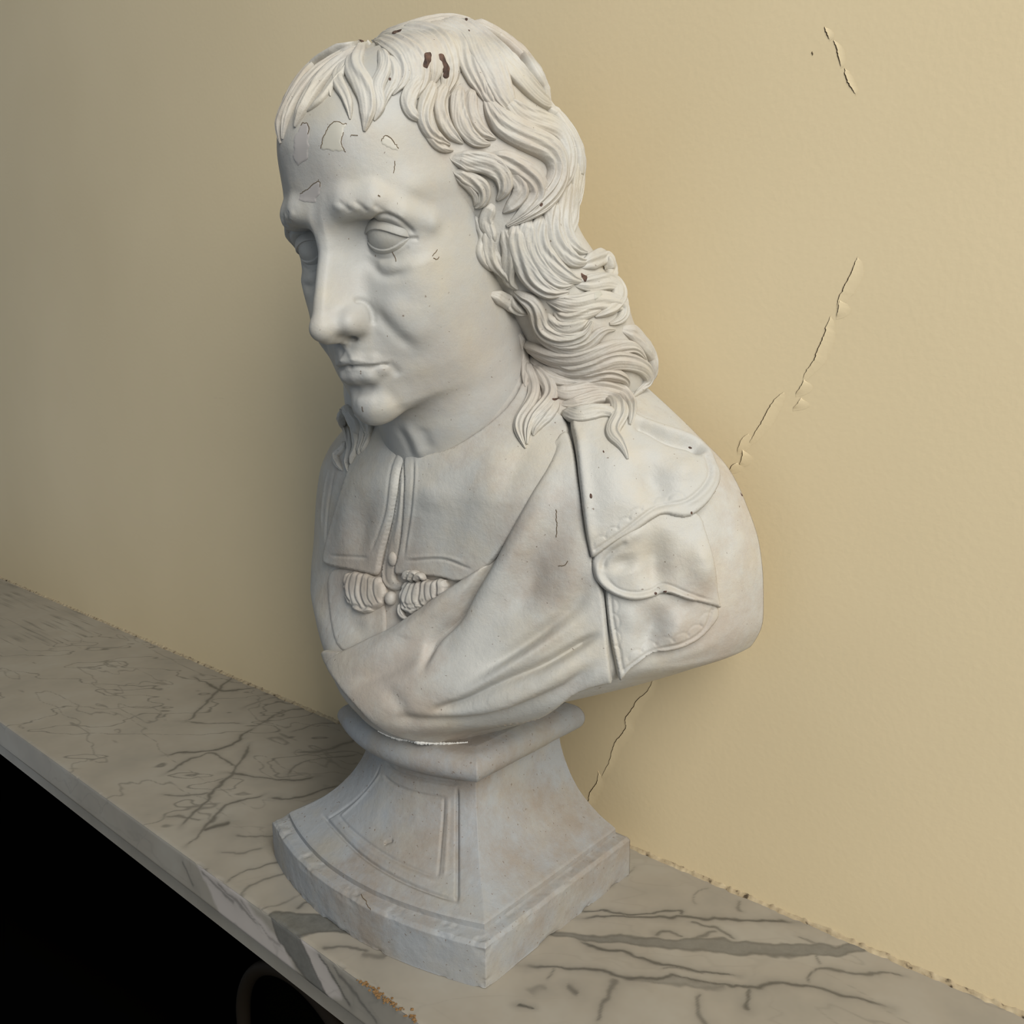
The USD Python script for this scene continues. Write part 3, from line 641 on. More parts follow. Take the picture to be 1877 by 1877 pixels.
# ---------------------------------------------------------------- hair: a solid mass first
def at_head_x(px, x):
    """Where the line of sight through a pixel meets the head's own plane x (mm from the midline)."""
    d = HEAD_R.inv().apply(rays(px)) / HEAD_S
    o = world_to_head(EYE[None])[0]
    return o + d * ((x - o[0]) / d[:, 0])[:, None]
def build_hair():
    g = Grid((-150, -20, -205), (150, 190, 146), 2.0)
    g.ellipsoid((0, 103, 36), (94, 86, 82))
    g.ellipsoid((0, 84, 36), (73, 88, 70), k=8)
    g.chain([(-30, 128, 56, 64), (16, 124, 62, 66)], k=14)
    g.chain([(58, 112, 52, 38), (72, 116, 18, 39), (73, 112, -20, 37)], k=12)
    g.chain([(-62, 122, 64, 40), (-70, 122, 24, 40), (-70, 116, -20, 34)], k=12)
    near = [(62, 98, 62, 38), (66, 98, 20, 40), (68, 98, -22, 38), (84, 110, -58, 37), (98, 118, -94, 38), (108, 124, -130, 36), (110, 120, -160, 28)]
    g.chain(near, k=10)
    far = [(-x, y, z, r) for x, y, z, r in near[:5]] + [(-70, 70, -130, 26), (-66, 45, -165, 18)]
    g.chain(far, k=10)
    g.chain([(0, 112, 20, 72), (0, 112, -50, 66), (0, 116, -110, 60), (0, 122, -150, 60)], k=14)
    return g
def clip_wall(v, y=-0.010):
    v = np.array(v); k = v[:, 1] > y - 0.02
    v[k, 1] = (y - 0.02) + 0.02 * np.tanh((v[k, 1] - y + 0.02) / 0.02)
    return v
gh = build_hair()
hair_base = smooth_mesh(gh.mesh(), 4)
hair_base = trimesh.Trimesh(clip_wall(head_to_world(hair_base.vertices)), hair_base.faces, process=False)
hair = obj('hair', hair_base, M_HAIR, bust, smooth=True)
def ribbed_lock(path, nrm, width, height, ribs, phase, across=30, lift=0.3, tip=0.12, root=0.5):
    deep = 0.16 + 0.14 * (0.5 + 0.5 * math.sin(3.7 * phase))
    """A carved lock of hair: a rounded ribbon along a path, its back grooved into strands, tapering to the tip."""
    n = len(path); u = np.linspace(0, 1, n)
    t = np.gradient(path, axis=0); t /= np.linalg.norm(t, axis=1, keepdims=True) + 1e-12
    nn = nrm - (nrm * t).sum(1, keepdims=True) * t; nn /= np.linalg.norm(nn, axis=1, keepdims=True) + 1e-12
    sd = np.cross(t, nn)
    W = np.interp(u, [0, .07, .2, .55, .8, 1], [root * .15, root * .8, .9, 1.0, .72, tip]) * width / 2
    H = np.interp(u, [0, .15, .5, .85, 1], [-.35, .8, 1.0, .85, .25]) * height
    a = np.linspace(0, np.pi, across)
    s = np.cos(a)
    top = np.sin(a) ** 0.7
    V = []
    for i in range(n):
        wob = 0.10 * np.sin(2 * np.pi * (1.3 * u[i]) + phase)
        rib = np.cos(np.pi * ribs * (s * 0.5 + 0.5 + wob * (1 - s * s)) + phase)
        fine = np.cos(np.pi * ribs * 2.7 * (s * 0.5 + 0.5 - wob) + 2.1 * phase)
        h = top * (1 + deep * (0.6 + 0.4 * np.sin(2.3 * s + phase + 2 * u[i])) * rib + 0.05 * fine)
        P = path[i] + sd[i] * (s * W[i])[:, None] + nn[i] * (H[i] * (h * (1 - 0.15 * s) + lift - 0.9 * (top < 0.3) * (0.3 - top)) )[:, None]
        low = path[i] + sd[i] * (s[[0, -1]] * W[i] * 0.8)[:, None] - nn[i] * height * 0.9
        V.append(np.vstack([P, low[::-1]]))
    return ring_loft([v[::-1] for v in V])
# locks traced on the photograph: (points, width px, height as a share of the width, strands)
LOCKS = [
    # crown
    ([(845, 36), (896, 58), (946, 96), (978, 134), (996, 172), (1008, 202)], 46, .26, 5), ([(816, 27), (879, 67), (920, 108), (957, 149), (1002, 194), (1030, 214)], 48, .24, 6),
    ([(786, 32), (838, 52), (883, 93), (909, 142), (928, 186), (952, 222)], 50, .20, 6), ([(760, 42), (808, 56), (846, 75), (864, 112), (880, 152), (892, 190)], 48, .18, 6),
    ([(716, 62), (763, 56), (804, 70), (822, 106), (820, 150), (812, 180)], 50, .18, 6), ([(682, 70), (719, 75), (752, 97), (768, 130), (762, 162), (752, 190)], 42, .20, 5),
    ([(700, 66), (744, 66), (784, 88), (796, 124), (790, 158)], 40, .20, 5), ([(830, 60), (858, 90), (880, 130), (896, 175), (910, 205)], 34, .20, 4),
    ([(678, 74), (722, 60), (780, 44), (836, 38), (888, 54)], 34, .22, 4), ([(690, 82), (740, 72), (790, 60), (840, 56), (880, 74)], 30, .2, 4),
    # far side of the fringe
    ([(660, 72), (610, 95), (560, 135), (528, 188), (512, 232), (516, 266)], 24, .30, 3), ([(672, 78), (635, 98), (588, 128), (552, 168), (530, 208), (518, 258)], 24, .34, 3),
    ([(670, 85), (632, 110), (592, 146), (562, 190), (540, 236)], 34, .30, 3), ([(668, 92), (642, 120), (614, 150), (588, 184), (562, 206)], 17, .38, 2),
    # middle of the fringe
    ([(655, 84), (641, 108), (624, 128), (619, 148), (632, 172), (640, 196), (642, 222)], 19, .36, 2), ([(640, 108), (627, 130), (610, 150), (606, 180)], 13, .40, 2),
    ([(676, 70), (656, 98), (648, 124), (662, 150), (674, 184), (673, 214), (667, 244)], 32, .30, 3), ([(690, 82), (706, 110), (701, 140), (690, 165), (697, 190), (684, 224)], 22, .34, 3),
    ([(682, 70), (713, 88), (738, 112), (743, 140), (730, 161), (717, 177)], 20, .34, 3), ([(698, 98), (720, 117), (725, 146), (709, 172), (704, 200)], 17, .36, 2), ([(706, 84), (744, 100), (760, 130), (752, 160), (744, 182)], 22, .30, 3),
    # near side of the fringe
    ([(773, 128), (757, 160), (746, 188), (753, 210), (774, 224)], 24, .38, 3), ([(800, 140), (782, 180), (776, 218), (792, 250), (828, 267)], 26, .40, 4),
    ([(822, 145), (806, 186), (812, 226), (834, 254), (852, 264)], 24, .40, 3), ([(848, 150), (838, 198), (851, 238), (878, 262), (902, 264)], 28, .40, 4),
    ([(868, 155), (862, 206), (882, 242), (912, 256)], 24, .38, 3), ([(776, 226), (790, 258), (814, 275), (834, 276)], 14, .5, 2),
    # long waves down the near side
    ([(990, 180), (1028, 226), (1048, 260), (1058, 300), (1054, 345), (1048, 400)], 40, .30, 5), ([(920, 160), (939, 201), (976, 224), (1013, 239), (1034, 269), (1038, 310), (1018, 360)], 38, .36, 5),
    ([(890, 160), (905, 209), (935, 239), (976, 261), (1010, 283), (1019, 317), (1004, 354), (965, 392), (926, 416)], 44, .36, 6),
    ([(879, 287), (920, 295), (951, 309), (978, 332), (983, 356), (966, 384), (932, 412)], 36, .36, 4), ([(924, 302), (941, 322), (955, 343), (946, 367), (920, 392)], 28, .36, 3),
    ([(821, 285), (849, 295), (890, 299), (920, 319), (925, 346), (909, 369)], 34, .36, 4), ([(828, 311), (862, 329), (888, 346), (884, 370), (868, 382)], 24, .40, 3),
    ([(832, 322), (858, 342), (873, 362), (867, 380)], 13, .5, 2), ([(907, 370), (895, 390), (890, 411), (903, 431), (908, 448)], 24, .36, 3),
    ([(872, 390), (879, 418), (886, 438), (878, 459), (886, 480), (908, 494), (926, 493)], 18, .45, 2), ([(893, 408), (897, 438), (896, 459), (907, 480), (930, 503), (938, 526)], 28, .36, 3),
    ([(920, 415), (934, 450), (934, 479), (931, 508), (952, 532)], 28, .34, 3), ([(1056, 280), (1052, 330), (1048, 370), (1046, 406), (1038, 438), (1048, 460)], 30, .30, 4),
    ([(1043, 312), (1033, 356), (1029, 404), (1040, 438), (1060, 461), (1078, 464)], 34, .32, 4), ([(1016, 352), (1009, 404), (1016, 438), (1033, 465), (1058, 483), (1080, 478)], 36, .34, 4),
    ([(995, 384), (985, 425), (995, 465), (1019, 493), (1050, 513), (1072, 516)], 34, .36, 4), ([(973, 388), (963, 425), (971, 465), (995, 500), (1026, 523), (1054, 520)], 34, .36, 4),
    ([(951, 397), (944, 431), (951, 465), (965, 493), (985, 520), (1016, 537), (1046, 534)], 36, .38, 4),
    ([(1057, 488), (1084, 480), (1108, 470), (1117, 493), (1118, 515), (1101, 536)], 32, .34, 3), ([(1046, 517), (1080, 521), (1104, 517), (1124, 522), (1133, 540), (1118, 565), (1087, 582)], 34, .34, 4),
    ([(992, 547), (1019, 552), (1053, 558), (1087, 552), (1115, 554), (1139, 562), (1136, 586), (1113, 594)], 34, .34, 4), ([(1121, 515), (1139, 547), (1139, 590)], 26, .3, 3),
    ([(1012, 566), (1029, 580), (1053, 578), (1080, 571), (1112, 561)], 26, .34, 3), ([(999, 570), (1012, 592), (1033, 603), (1057, 598), (1080, 583)], 26, .36, 3),
    ([(896, 536), (913, 546), (937, 557), (970, 577)], 26, .42, 2), ([(930, 532), (965, 547), (982, 564), (992, 595), (1019, 619), (1050, 622), (1074, 612), (1086, 586)], 32, .40, 4),
    ([(971, 588), (995, 615), (1023, 633), (1060, 637), (1087, 623), (1103, 606), (1130, 605)], 28, .36, 3), ([(951, 603), (965, 629), (992, 646), (1026, 657), (1067, 657), (1098, 646), (1132, 636), (1164, 640), (1184, 662)], 36, .34, 4),
    ([(1135, 600), (1159, 612), (1180, 636), (1193, 658), (1188, 706)], 36, .3, 4), ([(971, 656), (999, 686), (1033, 697), (1067, 694), (1101, 684), (1128, 687), (1150, 701), (1145, 716)], 34, .34, 4),
    ([(961, 629), (978, 660), (1012, 674), (1053, 677), (1094, 670), (1121, 661), (1152, 664), (1180, 678), (1181, 704), (1158, 730)], 36, .38, 4),
    ([(1023, 752), (1060, 762), (1094, 755), (1121, 759), (1130, 776)], 28, .34, 3), ([(1006, 697), (1019, 718), (1050, 722), (1084, 712), (1115, 709), (1145, 728), (1157, 755), (1153, 782)], 34, .36, 4),
    ([(1019, 735), (1050, 742), (1084, 731), (1115, 731), (1136, 752), (1129, 776), (1121, 796), (1138, 817), (1151, 845)], 30, .38, 4),
    ([(951, 605), (958, 640), (962, 680), (963, 712)], 18, .36, 2), ([(961, 646), (968, 680), (978, 704), (978, 728), (965, 752), (951, 776), (954, 800), (965, 825)], 22, .42, 3),
    ([(971, 663), (992, 690), (1006, 711), (1009, 731), (992, 752), (974, 772), (966, 798), (967, 818)], 28, .40, 4), ([(1014, 722), (1014, 748), (996, 769), (982, 786), (977, 802)], 24, .38, 3),
    # far side, seen under the chin
    ([(630, 742), (644, 760), (656, 780), (658, 802)], 30, .40, 4), ([(648, 752), (664, 768), (676, 786), (674, 806)], 26, .40, 3),
    ([(622, 746), (625, 768), (638, 788), (643, 806), (646, 826), (638, 845), (639, 867)], 20, .45, 3), ([(638, 756), (649, 779), (654, 800), (656, 818), (649, 834), (642, 853)], 20, .42, 3),
    ([(654, 770), (665, 788), (665, 806), (662, 822), (656, 836)], 18, .42, 3), ([(671, 775), (677, 795), (671, 815), (661, 831)], 14, .45, 2), ([(632, 804), (632, 824), (621, 829), (615, 837), (621, 851), (630, 865)], 20, .42, 3),
]
PXM = 1 / 3050.0
LOCKM = []
def add_lock(P, N, w, hs, ribs, i, across):
    from scipy.ndimage import gaussian_filter1d
    P = gaussian_filter1d(P, 3, axis=0, mode='nearest'); N = gaussian_filter1d(N, 4, axis=0, mode='nearest')
    N /= np.linalg.norm(N, axis=1, keepdims=True) + 1e-12
    m = ribbed_lock(P, N, w * PXM * 1.12, w * hs * PXM, ribs + 1, i * 1.7, across)
    m = trimesh.Trimesh(clip_wall(m.vertices, -0.004), m.faces, process=False)
    LOCKM.append(m)
    obj('lock', m, M_HAIR, hair, smooth=40)

# ---------------------------------------------------------------- clothes, carved in relief over the torso
def ragged(pts, amp, seed):
    p = np.asarray(pts, float); q = []
    r = np.random.default_rng(seed)
    for a, b in zip(p, np.roll(p, -1, axis=0)):
        k = max(1, int(np.linalg.norm(b - a) / 5))
        for j in range(k): q.append(a + (b - a) * j / k + r.normal(0, amp, 2))
    return q
SHEETS = []
def chaikin(p, it=2):
    p = np.asarray(p, float)
    for _ in range(it):
        q = np.roll(p, -1, axis=0)
        p = np.stack([0.75 * p + 0.25 * q, 0.25 * p + 0.75 * q], 1).reshape(-1, 2)
    return p
def sheet(name, outline, thick, rim=7, strokes=(), surf=None, step=2.6, offset=0.0, material=None, parent=None, label=None, soft=1.0, grain=0.25, seed=0):
    """A layer of cloth: an outline traced on the photograph, laid on the body it covers, with thickness, rounded edge and folds."""
    import shapely
    from shapely.geometry import Polygon
    surf = surf or S_TORSO
    ring = chaikin(outline); L = np.r_[0, np.cumsum(np.linalg.norm(np.diff(np.vstack([ring, ring[:1]]), axis=0), axis=1))]
    k = int(L[-1] / step); u = np.linspace(0, L[-1], k, endpoint=False)
    rr = np.vstack([ring, ring[:1]])
    B = np.stack([np.interp(u, L, rr[:, 0]), np.interp(u, L, rr[:, 1])], 1)
    poly = Polygon(B).buffer(0)
    x0, y0, x1, y1 = poly.bounds
    gx, gy = np.meshgrid(np.arange(x0, x1, step), np.arange(y0, y1, step * 0.87))
    gx = gx + (np.arange(gx.shape[0]) % 2)[:, None] * step / 2
    G = np.c_[gx.ravel(), gy.ravel()]
    G = G[shapely.contains_xy(poly.buffer(-0.6 * step), G[:, 0], G[:, 1])]
    P2 = np.vstack([B, G])
    T = Delaunay(P2).simplices
    c = P2[T].mean(1)
    T = T[shapely.contains_xy(poly, c[:, 0], c[:, 1])]
    A = P2[T]; area = (A[:, 1, 0] - A[:, 0, 0]) * (A[:, 2, 1] - A[:, 0, 1]) - (A[:, 1, 1] - A[:, 0, 1]) * (A[:, 2, 0] - A[:, 0, 0])
    T = T[np.abs(area) > 1e-6]; area = area[np.abs(area) > 1e-6]
    T[area > 0] = T[area > 0][:, ::-1]
    loc, nrm, hit = surf.cast(P2)
    d, _, _ = seg_dist(P2, np.vstack([B, B[:1]]))
    h = thick * (0.35 + 0.65 * np.sqrt(np.clip(1 - (1 - np.clip(d / rim, 0, 1)) ** 2, 0, 1)))
    for st in strokes:
        pts, amp, w = st[:3]; kind = st[3] if len(st) > 3 else 'g'
        ln = spline(pts, step=5)
        dd, t, side = seg_dist(P2, ln)
        tp = np.clip(np.minimum(t, 1 - t) / (0.45 if w > 11 else 0.15), 0, 1) if kind != 'n' else 1
        tp = tp * tp * (3 - 2 * tp)
        if kind == 's': h += amp * 0.5 * (1 + np.tanh(side * dd / w)) * np.exp(-(dd / (9 * w)) ** 2)
        else: h += amp * np.exp(-(dd / w) ** 2) * tp
    h = h + grain * (meshkit.fbm(loc * 60, 3, seed=seed) - 0.5)
    V = loc + nrm * (h * 1e-3 + offset * 1e-3)[:, None]
    n = len(B); base = loc[:n] - nrm[:n] * 0.003
    V = np.vstack([V, base]); a = np.arange(n); b = (a + 1) % n; o = len(P2)
    S = np.vstack([np.c_[a, b, b + o], np.c_[a, b + o, a + o]])
    ccw = Polygon(B).exterior.is_ccw
    if ccw: S = S[:, ::-1]
    m = trimesh.Trimesh(V, np.vstack([T, S]), process=False)
    SHEETS.append(m)
    p = obj(name, m, material or M_CLOTH, parent if parent is not None else bust, smooth=48)
    if label: tag(p, label)
    return p, m
torso = carve(torso, S_TORSO, [([(616, 850), (602, 920), (597, 990), (600, 1040)], -1.8, 6, False), ([(604, 850), (593, 910), (588, 980)], 1.0, 7, False), ([(1240, 800), (1310, 900), (1330, 1000), (1320, 1100)], -1.2, 22, False), ([(1150, 1222), (1240, 1202), (1330, 1170)], 1.0, 14, False)])
obj('torso', torso, M_CLOTH, bust, smooth=True)

def scallops(line, r, n, amp=0.42):
    """Small arcs of an engraved lace border along a line."""
    c = spline(line, n=n + 1); out = []
    for p, q in zip(c[:-1], c[1:]):
        t = (q - p); L = np.linalg.norm(t); t = t / L; nn = np.array([t[1], -t[0]])
        a = np.linspace(0, np.pi, 7)
        out.append(([p + t * (L / 2 - L / 2 * math.cos(x)) + nn * r * math.sin(x) for x in a], -amp, 1.7, 'n'))
    return out

sheet('collar', [(690, 770), (655, 826), (637, 868), (608, 964), (597, 1014), (595, 1030), (605, 1038), (656, 1047), (680, 1053), (699, 1056), (704, 1015), (714, 984), (727, 932), (735, 868), (743, 844), (758, 832), (742, 808), (720, 780)], 3.6, 6,
      [([(746, 820), (727, 850), (718, 900), (712, 940), (697, 985), (682, 1021)], -0.9, 2.2), ([(744, 824), (730, 852), (722, 900), (716, 940), (701, 985)], 0.4, 3), ([(684, 1022), (650, 1020), (610, 1018)], -0.8, 2.2),
       ([(690, 900), (672, 960), (662, 1020), (655, 1050)], -2.2, 16), ([(650, 880), (640, 960), (630, 1040)], 1.5, 18), ([(660, 830), (625, 930), (612, 1000)], -0.8, 10)], seed=1)
sheet('collar', [(744, 838), (746, 880), (745, 930), (737, 1010), (723, 1055), (752, 1053), (790, 1056), (816, 1058), (850, 1070), (905, 1035), (960, 950), (1010, 880), (1044, 800), (1040, 776), (1026, 760), (1000, 740), (965, 690), (940, 740), (912, 769), (867, 804), (822, 829), (780, 835), (758, 833)], 3.8, 6,
      [([(765, 836), (764, 900), (756, 965), (747, 1028)], -0.9, 2.2), ([(769, 838), (768, 900), (760, 965), (751, 1024)], 0.5, 3), ([(747, 1028), (785, 1024), (825, 1025), (858, 1038), (878, 1043)], -0.9, 2.2), ([(750, 1022), (785, 1019), (825, 1020), (862, 1032)], 0.5, 3),
       ([(880, 860), (850, 930), (820, 990), (800, 1050)], -1.6, 26), ([(940, 800), (900, 880), (880, 940)], 1.6, 30), ([(800, 880), (790, 940)], 1.0, 26), ([(985, 800), (950, 860), (915, 930)], -1.2, 18)], seed=2)
sheet('placket', [(742, 842), (731, 900), (723, 950), (711, 1000), (703, 1040), (701, 1060), (708, 1075), (722, 1084), (740, 1080), (742, 1068), (728, 1066), (727, 1052), (737, 1010), (743, 960), (747, 900), (747, 848)], 2.6, 5,
      [([(738, 870), (730, 940), (718, 990), (710, 1040), (714, 1068), (732, 1076)], -1.0, 3), ([(743, 880), (737, 950), (727, 1000)], 0.8, 3)], seed=3)
def button(px, rx, ry, h):
    loc, nrm, _ = S_TORSO.cast([px]); d = (loc[0] - EYE) @ FWD / FPX
    m = trimesh.creation.icosphere(3); v = np.array(m.vertices)
    v = np.sign(v) * np.abs(v) ** np.array([1, 1, 0.8])
    n = nrm[0]; up = np.array([0, 0, 1.0]) - n * n[2]; up /= np.linalg.norm(up); sx = np.cross(up, n)
    obj('button', trimesh.Trimesh(loc[0] + n * 0.0015 + v[:, :1] * sx * rx * d * 1.25 + v[:, 1:2] * up * ry * d + v[:, 2:] * n * h * 1e-3, m.faces, process=False), M_CLOTH, bust, smooth=True)
button((725, 1024), 9, 14, 3.4); button((720, 1097), 9, 13, 4.2)
# coat front edge below the collar
sheet('coat_flap', [(704, 1100), (708, 1130), (708, 1168), (690, 1190), (640, 1200), (614, 1180), (603, 1110), (600, 1045), (640, 1040), (690, 1060)], 1.2, 4, [([(640, 1120), (660, 1160), (700, 1180)], -1.0, 16), ([(660, 1130), (690, 1150)], 0.8, 14)], seed=4)
# tassels of the collar strings
def strands(name, lines, w, hs, lift=0.0018):
    t = []
    for i, ln in enumerate(lines):
        P, N, _ = S_TORSO.cast(spline(ln, step=2))
        t.append(ribbed_lock(P + N * lift, N, w * PXM * 1.2, w * hs * PXM, 3, i * 1.3, 14, root=0.7, tip=0.5))
    m = trimesh.util.concatenate(t)
    return obj(name, m, M_CLOTH, bust, smooth=40)
def fringe(lines): return [([(x + 1.5 * math.sin(3.1 * i + 0.2 * y), y) for x, y in ln], (-1.5, -0.5, -0.6)[i % 3], (2.4, 1.7, 1.7)[i % 3], 'n') for i, ln in enumerate(lines)] + [([(x + 4.0, y) for x, y in ln], 0.4, 2.4, 'n') for ln in lines]
sheet('tassel', ragged([(640, 1050), (660, 1048), (700, 1057), (710, 1070), (712, 1096), (704, 1112), (688, 1122), (672, 1128), (656, 1120), (645, 1108), (638, 1094), (635, 1066)], 1.6, 71), 5.2, 9, fringe([
    [(648, 1050), (641, 1070), (642, 1090), (648, 1104)], [(656, 1050), (650, 1072), (650, 1092), (656, 1110)], [(664, 1052), (660, 1074), (661, 1096), (668, 1112)], [(673, 1054), (670, 1080), (672, 1100), (678, 1112)], [(684, 1056), (682, 1080), (684, 1098), (690, 1110)], [(695, 1058), (694, 1080), (696, 1096), (702, 1106)]])
    + [([(644, 1106), (656, 1114), (664, 1112), (672, 1120), (682, 1114), (690, 1118), (702, 1110)], -1.2, 2.6), ([(650, 1112), (664, 1121), (676, 1123), (690, 1119)], 0.9, 3)], step=1.5, seed=12)
sheet('tassel', ragged([(750, 1066), (790, 1062), (822, 1060), (826, 1090), (796, 1106), (781, 1118), (760, 1128), (746, 1120), (739, 1102), (738, 1084)], 1.6, 72), 6.2, 9, fringe([
    [(756, 1068), (747, 1086), (744, 1102), (750, 1114)], [(763, 1068), (756, 1088), (754, 1106), (760, 1118)], [(771, 1068), (766, 1090), (766, 1106), (771, 1114)], [(780, 1068), (777, 1090), (778, 1104), (783, 1110)], [(790, 1066), (788, 1086), (790, 1100)], [(800, 1064), (799, 1082), (800, 1096)], [(810, 1062), (809, 1080), (810, 1092)]])
    + [([(746, 1104), (760, 1110), (776, 1106), (788, 1098)], -1.0, 2.4), ([(748, 1112), (762, 1118), (780, 1112)], -1.0, 2.4)], step=1.5, seed=13)
strands('tassel_cord', [[(739, 1104), (738, 1118), (744, 1132), (752, 1136)]], 11, .5, 0.002)
strands('tassel_knot', [[(756, 1064), (757, 1054), (763, 1048), (768, 1052)], [(765, 1066), (766, 1054), (773, 1048), (778, 1054)], [(775, 1066), (777, 1056), (784, 1054), (788, 1062)]], 12, .6, 0.006)
# cloak across the chest
DRAPE = [(1036, 784), (985, 862), (944, 938), (908, 1015), (899, 1030), (842, 1068), (806, 1095), (748, 1139), (710, 1162), (646, 1190), (612, 1205), (604, 1216), (614, 1236), (640, 1274), (700, 1330), (760, 1352), (850, 1358), (925, 1334), (1000, 1297), (1056, 1258), (1112, 1244), (1122, 1243), (1121, 1236), (1116, 1180), (1110, 1100), (1103, 1070), (1084, 1000), (1066, 900), (1052, 820)]
sheet('cloak', DRAPE, 5.5, 8, [
    ([(1032, 800), (985, 880), (944, 950), (903, 1036), (872, 1092), (842, 1140), (808, 1172), (788, 1213), (777, 1245)], -7.0, 8), ([(1036, 840), (1000, 920), (950, 1010), (905, 1090), (862, 1170), (830, 1250)], 6.0, 24),
    ([(930, 1015), (880, 1062), (820, 1110), (760, 1160), (680, 1205), (630, 1228)], 6.0, 20), ([(790, 1190), (740, 1222), (680, 1246), (640, 1260)], -3.0, 15),
    ([(1090, 1085), (1040, 1125), (990, 1164), (953, 1190), (900, 1226), (840, 1262)], -5.0, 12), ([(1100, 1108), (1030, 1160), (960, 1210), (890, 1250), (800, 1290)], 4.0, 12),
    ([(1108, 1155), (1058, 1184), (991, 1222), (928, 1246), (850, 1282), (780, 1300)], -6.0, 8), ([(1106, 1180), (1040, 1222), (960, 1262), (880, 1292), (800, 1308)], 3.4, 12),
    ([(1104, 1206), (1040, 1248), (928, 1292), (816, 1312), (704, 1310)], -3.6, 9), ([(1100, 1232), (1040, 1266), (940, 1310), (840, 1330)], 1.6, 12), ([(1070, 950), (1050, 1040), (1010, 1110)], 2.6, 28), ([(1000, 990), (975, 1080), (940, 1150)], -3.0, 22), ([(700, 1250), (740, 1290), (760, 1330)], -1.8, 14), ([(1085, 1040), (1060, 1100), (1020, 1140)], -2.0, 16)], step=2.6, seed=5)
sheet('cloak_fold', [(594, 1190), (616, 1194), (640, 1196), (668, 1186), (640, 1200), (622, 1216), (614, 1232), (604, 1218)], 5, 6, seed=6)
# cloak turned back over the near arm in three tiers with an engraved lace border
LOW = [(1109, 1075), (1113, 1127), (1120, 1175), (1129, 1223), (1133, 1243), (1152, 1224), (1177, 1206), (1196, 1192), (1216, 1192), (1248, 1184), (1280, 1168), (1300, 1146), (1314, 1124), (1306, 1100), (1248, 1085), (1184, 1080), (1126, 1072)]
sheet('cloak_border', LOW, 5.5, 6, [
    ([(1121, 1088), (1124, 1130), (1133, 1180), (1140, 1222)], -1.0, 2.2, 'n'), ([(1142, 1222), (1190, 1190), (1248, 1172), (1282, 1150), (1296, 1114)], -1.0, 2.2, 'n'), ([(1206, 1098), (1188, 1160), (1166, 1204)], -4.5, 19), ([(1246, 1106), (1232, 1150), (1216, 1190)], 3.2, 19), ([(1150, 1100), (1152, 1160)], 1.2, 16)]
    + scallops([(1130, 1210), (1128, 1160), (1124, 1094)], -9, 4) + scallops([(1292, 1120), (1276, 1148), (1240, 1166), (1190, 1182), (1150, 1206)], -10, 6), seed=8)
MID = [(1086, 1010), (1086, 1048), (1100, 1072), (1126, 1090), (1158, 1100), (1184, 1096), (1203, 1090), (1216, 1082), (1248, 1096), (1280, 1104), (1306, 1112), (1313, 1114), (1308, 1090), (1302, 1048), (1288, 990), (1275, 940), (1216, 925), (1140, 965)]
sheet('cloak_border', MID, 7.0, 8, [
    ([(1205, 1096), (1198, 1050), (1200, 1010), (1220, 970)], -6.5, 24), ([(1098, 1020), (1100, 1052), (1120, 1076), (1160, 1090), (1196, 1084)], 1.6, 6), ([(1110, 1046), (1126, 1070), (1160, 1082), (1196, 1076), (1212, 1068), (1250, 1082), (1300, 1098)], -1.0, 2.4),
    ([(1206, 1088), (1218, 1080), (1236, 1086), (1270, 1096)], 2.0, 5), ([(1150, 990), (1110, 1024), (1108, 1044)], -1.6, 5), ([(1140, 1010), (1150, 1050)], -2.5, 22), ([(1262, 970), (1276, 1040), (1284, 1090)], 4.5, 22), ([(1110, 1010), (1150, 985), (1190, 962)], 2.5, 12)], offset=1.0, seed=9)
TOP = [(1042, 770), (1056, 833), (1065, 904), (1075, 968), (1083, 1012), (1088, 1024), (1126, 994), (1165, 975), (1190, 956), (1209, 946), (1225, 952), (1248, 956), (1267, 946), (1289, 924), (1304, 897), (1305, 876), (1292, 852), (1267, 822), (1232, 808), (1196, 792), (1165, 779), (1152, 770), (1120, 756), (1088, 756), (1056, 756)]
sheet('cloak_border', TOP, 8.0, 8, [
    ([(1148, 794), (1180, 806), (1216, 826), (1256, 838), (1276, 854)], -6.5, 8), ([(1156, 790), (1200, 806), (1240, 818), (1275, 836), (1296, 868)], 1.8, 7),
    ([(1276, 856), (1281, 884), (1262, 912), (1240, 926), (1212, 930), (1190, 936), (1152, 964), (1094, 1004)], -1.1, 2.4, 'n'), ([(1284, 860), (1289, 886), (1268, 918), (1242, 932)], 0.8, 4),
    ([(1212, 950), (1200, 910), (1184, 880), (1170, 840)], -5.5, 24), ([(1110, 800), (1120, 880), (1120, 960)], 1.6, 30), ([(1060, 800), (1074, 900), (1088, 1000)], 1.2, 10), ([(1240, 850), (1240, 900)], 2.0, 22)]
    + scallops([(1092, 998), (1150, 954), (1188, 928), (1240, 920)], 9, 7) , offset=2.5, seed=10)

# ---------------------------------------------------------------- locks of hair, lying on head, hair and clothes
S_ALL = Surface(trimesh.util.concatenate([trimesh.Trimesh(m.vertices, m.faces, process=False) for m in [head, hair_base, torso] + SHEETS]), soften=60)
S_CHEST = Surface(trimesh.util.concatenate([trimesh.Trimesh(m.vertices, m.faces, process=False) for m in [hair_base, torso] + SHEETS]), soften=60)
for i, (pts, w, hs, ribs) in enumerate(LOCKS):
    P, N, _ = (S_CHEST if pts[0][0] < 700 and pts[0][1] > 700 else S_ALL).cast(spline(pts, step=2.6))
    add_lock(P, N, w, hs, ribs, i, 10 + 5 * ribs)
